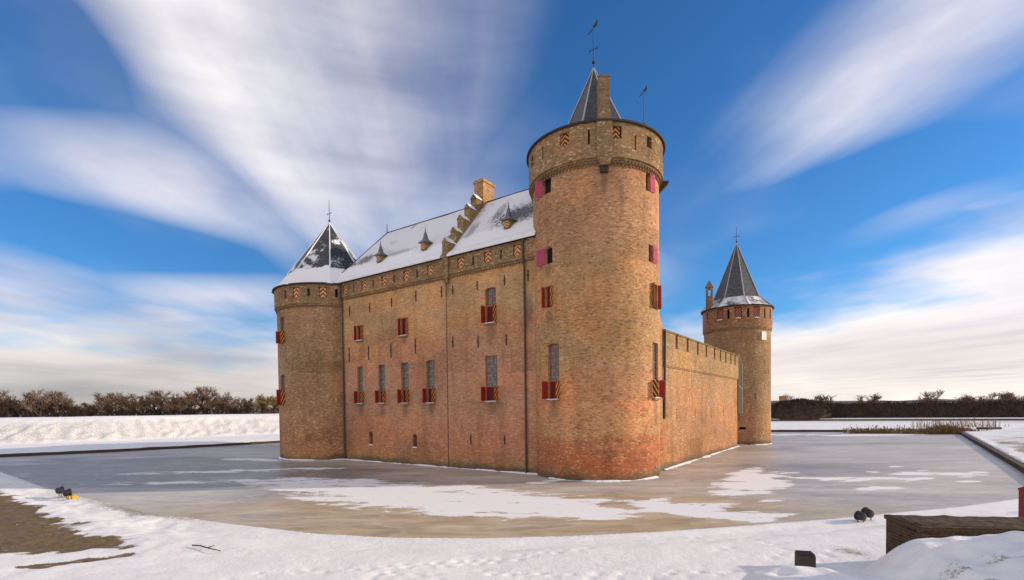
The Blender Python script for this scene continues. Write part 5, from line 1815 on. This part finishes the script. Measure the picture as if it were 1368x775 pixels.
# ------------------------------------------------------------------ bare trees and shrubs
def twiggy(h, spread, n_main, seed, dense=1.0, trunk=0.3, low=0.15, ww=0.05):
    """returns (trunk mesh builder, crown mesh builder): forked limbs carrying a haze of thin twigs"""
    rs = random.Random(seed)
    tk, cr = MB(), MB()
    tops = []
    def blade(p, q, w):
        d = q - p
        s = d.cross(Vector((rs.uniform(-1, 1), rs.uniform(-1, 1), rs.uniform(-1, 1))))
        if s.length < 1e-5:
            return
        s = s.normalized() * w
        cr.quad([p - s, p + s, q + s * 0.3, q - s * 0.3])
    def grow(p, d, l, r, lev):
        q = p + d * l
        if lev <= 1:
            tk.tube(p, q, r, r * 0.65, 5)
        else:
            blade(p, q, max(r, ww * 0.55))
        if lev >= 4:
            return
        kids = (4 if lev < 2 else 5) if lev else n_main
        kids = int(kids * (dense if lev >= 1 else 1) + 0.5)
        for k in range(kids):
            f = rs.uniform(0.35, 1.0)
            a = rs.uniform(0, 2 * math.pi)
            s = spread * rs.uniform(0.5, 1.1)
            side = Vector((math.cos(a), math.sin(a), rs.uniform(-0.15, 0.35)))
            nd = (d * 0.75 + side * s + Z * 0.22).normalized()
            grow(p.lerp(q, f if lev else rs.uniform(low, 1)), nd, l * rs.uniform(0.50, 0.80), r * 0.55, lev + 1)
    for s_ in range(max(1, n_main // 4)):
        a = rs.uniform(0, 6.28)
        grow(Vector((math.cos(a) * 0.4 * (n_main > 4), math.sin(a) * 0.4 * (n_main > 4), 0)), Vector((math.cos(a) * .18, math.sin(a) * .18, 1)).normalized(), h * 0.46, h * 0.022 + .03, 0)
    # bring the tips to the asked height
    mz = max(v[2] for v in cr.v)
    k = h / mz
    cr.v = [(x, y, z * k) for x, y, z in cr.v]
    tk.v = [(x, y, z * k) for x, y, z in tk.v]
    return tk, cr


def tree_proto(h, spread, n_main, seed, mat, **kw):
    tk, cr = twiggy(h, spread, n_main, seed, **kw)
    t_ = tk.build('trunk', 'bark')
    c_ = cr.build('crown', mat)
    return t_, c_


def place(proto, name, loc, rz, s, label, cat, group, sxy=1.0, first=[set()]):
    o = bpy.data.objects.new(name, None)
    COL.objects.link(o)
    o.location = loc
    o.rotation_euler = (0, 0, rz)
    o.scale = (s * sxy, s * sxy, s)
    tag(o, label, cat, group)
    for p in proto:
        if p.name not in first[0]:
            first[0].add(p.name)
            c = p
        else:
            c = p.copy()
            COL.objects.link(c)
        c.parent = o
    return o


bush = [tree_proto(7.0, 1.05, 9, 21, 'twig', dense=1.1, low=0.02, ww=0.07), tree_proto(6.2, 1.15, 10, 22, 'twig', dense=1.1, low=0.02, ww=0.07), tree_proto(6.6, 0.95, 9, 23, 'twig', dense=1.1, low=0.02, ww=0.07)]
ochre = tree_proto(4.6, 1.1, 9, 24, 'twig_ochre', dense=1.1, low=0.02, ww=0.06)
lone = [tree_proto(8.0, 0.85, 6, 31, 'twig', dense=1.05, ww=0.07), tree_proto(6.0, 1.05, 8, 32, 'twig', dense=1.05, low=.05, ww=0.07)]


def at(px, depth):
    """ground position for a bearing given as a fraction of the lens (tan) and a distance ahead"""
    return px * depth, depth


# row on the left rampart: bearing (tan), distance, height factor
row = [(-1.020, 93, 1.02), (-0.985, 95, .92), (-0.940, 94, 1.10), (-0.900, 96, .98), (-0.868, 98, .72), (-0.835, 98, .60), (-0.800, 97, .90), (-0.765, 98, 1.02), (-0.735, 99, .94), (-0.700, 100, .98), (-0.670, 100, .95),
       (-0.640, 101, 1.02), (-0.608, 102, 1.12), (-0.578, 102, .98), (-0.550, 103, .74), (-0.525, 104, .66)]
words = ['at the left edge of the picture, first of the rampart row', 'second of the rampart row, behind the left edge shrub', 'tallest near the left, third of the rampart row', 'fourth of the rampart row, right of the tallest left shrub',
         'low, just left of the gap in the rampart row', 'lowest, in the gap of the rampart row', 'just right of the gap in the rampart row', 'eighth of the rampart row, with a reddish wide crown', 'ninth of the rampart row, near its middle',
         'tenth of the rampart row, right of its middle', 'eleventh of the rampart row, round crowned', 'twelfth of the rampart row, left of its highest', 'highest of the rampart row, near the left tower', 'just right of the highest on the rampart',
         'low, third before the left tower', 'low, second before the left tower']
for k, ((b_, dpt, s_), wd) in enumerate(zip(row, words)):
    x, y = at(b_, dpt)
    z = gz(x, y)
    place(bush[k % 3], 'bare_shrub', (x, y, z - 0.15), k * 1.7, s_ * 0.80, 'bare brown shrub ' + wd, 'shrub', 'bare shrubs on the left rampart', 1.05)
x, y = at(-0.492, 104)
place(ochre, 'bare_shrub', (x, y, gz(x, y) - .1), 0.4, 1.0, 'small ochre bare shrub on the rampart close beside the left tower', 'shrub', 'bare shrubs on the left rampart')
x, y = at(-0.466, 104)
place(ochre, 'bare_shrub', (x, y, gz(x, y) - .1), 2.1, .9, 'smallest ochre bare shrub, half hidden by the left tower', 'shrub', 'bare shrubs on the left rampart')
# undergrowth between the stems
und = MB()
rs = random.Random(4)
for k in range(9000):
    b_ = rs.uniform(-1.08, -0.45)
    x, y = at(b_, 93 + (b_ + 1.02) * 20 + rs.uniform(1.0, 5.0))
    z = 4.05 + rs.uniform(-0.1, 1.0 + 1.1 * abs(math.sin(b_ * 40)))
    a = rs.uniform(0, 6.28)
    q = Vector((math.cos(a) * .5, math.sin(a) * .5, rs.uniform(0.1, 1.1)))
    s = q.cross(Vector((rs.uniform(-1, 1), rs.uniform(-1, 1), .3))).normalized() * 0.06
    p = Vector((x, y, z))
    und.quad([p - s, p + s, p + q + s * .3, p + q - s * .3])
uo = und.build('undergrowth', 'twig')
tag(uo, 'tangled brown undergrowth beneath the shrubs on the left rampart', 'undergrowth', kind='stuff')

# ------------------------------------------------------------------ far right: quay wall, hedge, mound, trees, house
def far_line(p, q, n):
    return [Vector((p[0] + (q[0] - p[0]) * i / n, p[1] + (q[1] - p[1]) * i / n, 0)) for i in range(n + 1)]


qa, qb = Vector((40, 150, 0)), Vector((190, 92, 0))
qd = (qb - qa).normalized(); qn = Vector((-qd.y, qd.x, 0))
lowq = thing('quay_wall', (115, 121, 0), 'long low dark wall with a snowy top in front of the far hedge', 'wall')
mb = MB()
mb.box(qa + Z * -0.2, qd * (qb - qa).length, qn * 0.8, Z * 1.15)
mb.build('wall', 'brick_dark', lowq)
mb = MB()
mb.box(qa + Z * 0.953 + qn * .1, qd * (qb - qa).length, qn * 9.0, Z * 0.14)
mb.build('snow_cap', 'snow', lowq)
# hedge
hg = MB()
rs = random.Random(9)
ha = qa + qn * 9; Lh = (qb - qa).length
for k in range(15000):
    u = rs.uniform(0, Lh)
    top_ = 5.35 + 0.12 * math.sin(u * .21) + .1 * math.sin(u * .53) - 0.004 * abs(u - 60)
    face = rs.random()
    z = top_ - rs.random() ** 1.3 * 4.4
    d = rs.uniform(0, 0.7) if face < .75 else rs.uniform(0, 4)
    p = ha + qd * u + qn * d + Z * z
    q = Vector((rs.uniform(-.5, .5), rs.uniform(-.5, .5), rs.uniform(0.1, .75)))
    q = q if z + q.z < top_ + .15 else q * .3
    s = q.cross(Vector((rs.uniform(-1, 1), rs.uniform(-1, 1), rs.uniform(-1, 1)))).normalized() * .13
    hg.quad([p - s, p + s, p + q + s * .4, p + q - s * .4])
hgo = thing('clipped_hedge', (115, 130, 0), 'tall dark brown clipped hedge running across behind the quay wall', 'hedge')
hg.build('foliage', 'twig_dark', hgo)
mb = MB()
nseg = 60
for i in range(nseg):
    a, b = Lh * i / nseg, Lh * (i + 1) / nseg
    P0, P1 = ha + qd * a + qn * .45, ha + qd * b + qn * .45
    T0, T1 = P0 + Z * (5.0 - 0.004 * abs(a - 60)), P1 + Z * (5.0 - 0.004 * abs(b - 60))
    mb.quad([P0, P1, T1, T0][::1])
    mb.quad([T0, T1, T1 + qn * 3.2, T0 + qn * 3.2])
mb.build('branch_core', 'twig_dark', hgo)

# earth-covered shelter left of the hedge
M['turf'] = simple('winter_turf', (0.036, 0.026, 0.018), 0.95, 0.1, 0.5, 0.8, bmp=0.5)
M['rooftile'] = simple('brown_tiles', (0.15, 0.095, 0.06), 0.85, 0.2, 0.35, 1.5)
eh = MB()
cx_, cy_ = 0.572 * 140, 140
nA, nB = 36, 10
def domept(i, j):
    a = 2 * math.pi * i / nA
    f = j / nB
    r = math.cos(f * math.pi / 2) ** 0.45
    zz = 0.6 + 5.3 * math.sin(f * math.pi / 2) ** 0.8
    p = Vector((math.cos(a) * 7.6 * r, math.sin(a) * 6 * r, zz))
    return Vector((cx_, cy_, 0)) + Vector((p.x, p.y, p.z - max(0, p.x) * 0.12)) + Vector((1, 1, .8)) * .7 * mnoise.noise(p * .3)
for i in range(nA):
    for j in range(nB):
        eh.quad([domept(i, j), domept(i + 1, j), domept(i + 1, j + 1), domept(i, j + 1)])
rs = random.Random(12)
for k in range(3800):
    a_, f_ = rs.uniform(0, 2 * math.pi), rs.random() ** 0.8
    p = domept(a_ / (2 * math.pi) * nA, f_ * nB)
    q = Vector((rs.uniform(-.6, .6), rs.uniform(-.6, .6), rs.uniform(0.1, .7)))
    s_ = q.cross(Vector((rs.uniform(-1, 1), rs.uniform(-1, 1), rs.uniform(-1, 1)))).normalized() * .13
    eh.quad([p - s_, p + s_, p + q + s_ * .4, p + q - s_ * .4])
eo = eh.build('hill', 'twig_dark')
structure(eo)
# distant low ridge on the horizon
M['far_ridge'] = simple('far_woodland', (0.15, 0.14, 0.145), 0.95, 0.1, 0.2, 0.02)
mb = MB()
prev = None
for i in range(121):
    x = -500 + 2400 * i / 120
    yy = 900 - 0.25 * x
    h_ = 9.5 + 4.0 * mnoise.noise(Vector((x * .006, 1, 0))) + 2.0 * mnoise.noise(Vector((x * .03, 4, 0)))
    cur = [Vector((x, yy - 25, 0)), Vector((x, yy, h_)), Vector((x, yy + 60, h_ * .8)), Vector((x, yy + 90, 0))]
    if prev:
        for k in range(3):
            mb.quad([prev[k], cur[k], cur[k + 1], prev[k + 1]])
    prev = cur
ro = mb.build('hills', 'far_ridge', smooth=True)
structure(ro)
lt = [(0.545, 165, 0, 1.05, 'wide grey bare tree beside the slim right tower'), (0.625, 168, 1, 1.15, 'small spreading bare tree behind the grassy mound'), (0.700, 170, 1, 1.15, 'round bare tree alone above the hedge, left of the biggest'),
      (0.822, 172, 0, 1.12, 'left one of the biggest pair of bare trees above the hedge'), (0.842, 171, 0, 1.18, 'right one of the biggest pair of bare trees above the hedge'), (0.890, 175, 1, 1.0, 'low bare tree right of the biggest pair'), (0.917, 176, 1, 1.06, 'slight bare tree left of the right hand pair'),
      (0.950, 174, 0, 1.05, 'left one of the bare pair near the right edge'), (0.972, 174, 1, 1.2, 'right one of the bare pair near the right edge'), (1.005, 180, 1, 1.05, 'bare tree at the right edge of the picture')]
for k, (b_, dpt, kk, s_, lab) in enumerate(lt):
    x, y = at(b_, dpt)
    place(lone[kk], 'bare_tree', (x, y, 0.4), k * 2.3, s_ * (1.0 if kk == 0 else 1.25), lab, 'tree', 'bare trees beyond the hedge', 1.15)
# little house beyond the right tower
hs = thing('brick_house', (0.548 * 152, 152, 0), 'small brick house with a snowy roof just right of the slim tower', 'house')
hb = Vector((0.535 * 152, 152, 0))
mb = MB()
mb.box(hb, (9, 0, 0), (0, 5, 0), (0, 0, 4.3))
mb.build('wall', 'brick_chimney', hs)
mb = MB()
r0, r1 = hb + Vector((-.3, 2.5, 5.4)), hb + Vector((9.3, 2.5, 5.4))
a0, a1, b1, b0 = hb + Vector((-.3, -.3, 4.303)), hb + Vector((9.3, -.3, 4.303)), hb + Vector((9.3, 5.3, 4.303)), hb + Vector((-.3, 5.3, 4.303))
mb.quad([a0, a1, r1, r0]); mb.quad([b1, b0, r0, r1]); mb.quad([a1, b1, r1]); mb.quad([b0, a0, r0]); mb.quad([a0, b0, b1, a1])
rf = mb.build('roof', 'snow', hs)
mb = MB()
mb.box(hb + Vector((0.6, 1.9, 4.6)), (1.5, 0, 0), (0, 1.2, 0), (0, 0, 3.0))
mb.build('chimney', 'brick_chimney', rf)

# reeds on the far right shore
rd = MB()
rs = random.Random(3)
def reed(x, y, h, lean):
    p = Vector((x, y, 0.05))
    a = rs.uniform(0, 6.28)
    q = p + Vector((math.cos(a) * lean, math.sin(a) * lean, h))
    s = Vector((rs.uniform(-1, 1), rs.uniform(-1, 1), 0)).normalized() * .035
    rd.quad([p - s, p + s, q + s * .5, q - s * .5])
    if rs.random() < .5:
        rd.quad([q - s * 1.6, q + s * 1.6, q + Z * .25 + s, q + Z * .25 - s])
for k in range(2600):
    f = rs.random()
    x = 57 + 16 * f + rs.gauss(0, .3); y = 86.0 - 6.4 * f + rs.gauss(0, .9)
    reed(x, y, rs.uniform(0.15, 0.6) * (1.0 if rs.random() < .85 else 2.0), .25)
for k in range(1500):
    r = rs.gauss(0, 1.0)
    reed(69.2 + r * 1.5, 80.7 + rs.gauss(0, .7), max(.25, 1.2 - .28 * abs(r)) * rs.uniform(.6, 1), .4)
for k in range(420):
    x = 74 + 14 * rs.random(); y = 92 + rs.gauss(0, 2)
    reed(x, y, rs.uniform(0.7, 1.8), .2)
ro = rd.build('reeds', 'reed')
tag(ro, 'dry brown reeds along the far right shore of the moat', 'reeds', kind='stuff')

# small dark landing stage on the snow, far right
ls = thing('landing_stage', (75.5, 82, 0), 'low dark timber platform on the snow beyond the reeds', 'platform')
mb = MB()
b0 = Vector((74.6, 79.3, gz(75.5, 79.8) + .10))
mb.box(b0, (3.0, 0.75, 0), (-0.35, 1.5, 0), (0, 0, .34))
mb.build('deck', 'wood', ls)
for fx in (0.05, 0.9):
    for fy in (0.05, 0.85):
        mb = MB()
        p = b0 + Vector((3.0, .75, 0)) * fx + Vector((-.35, 1.5, 0)) * fy - Z * .7
        mb.box(p, (.16, 0, 0), (0, .16, 0), (0, 0, .697))
        mb.build('leg', 'wood', ls)
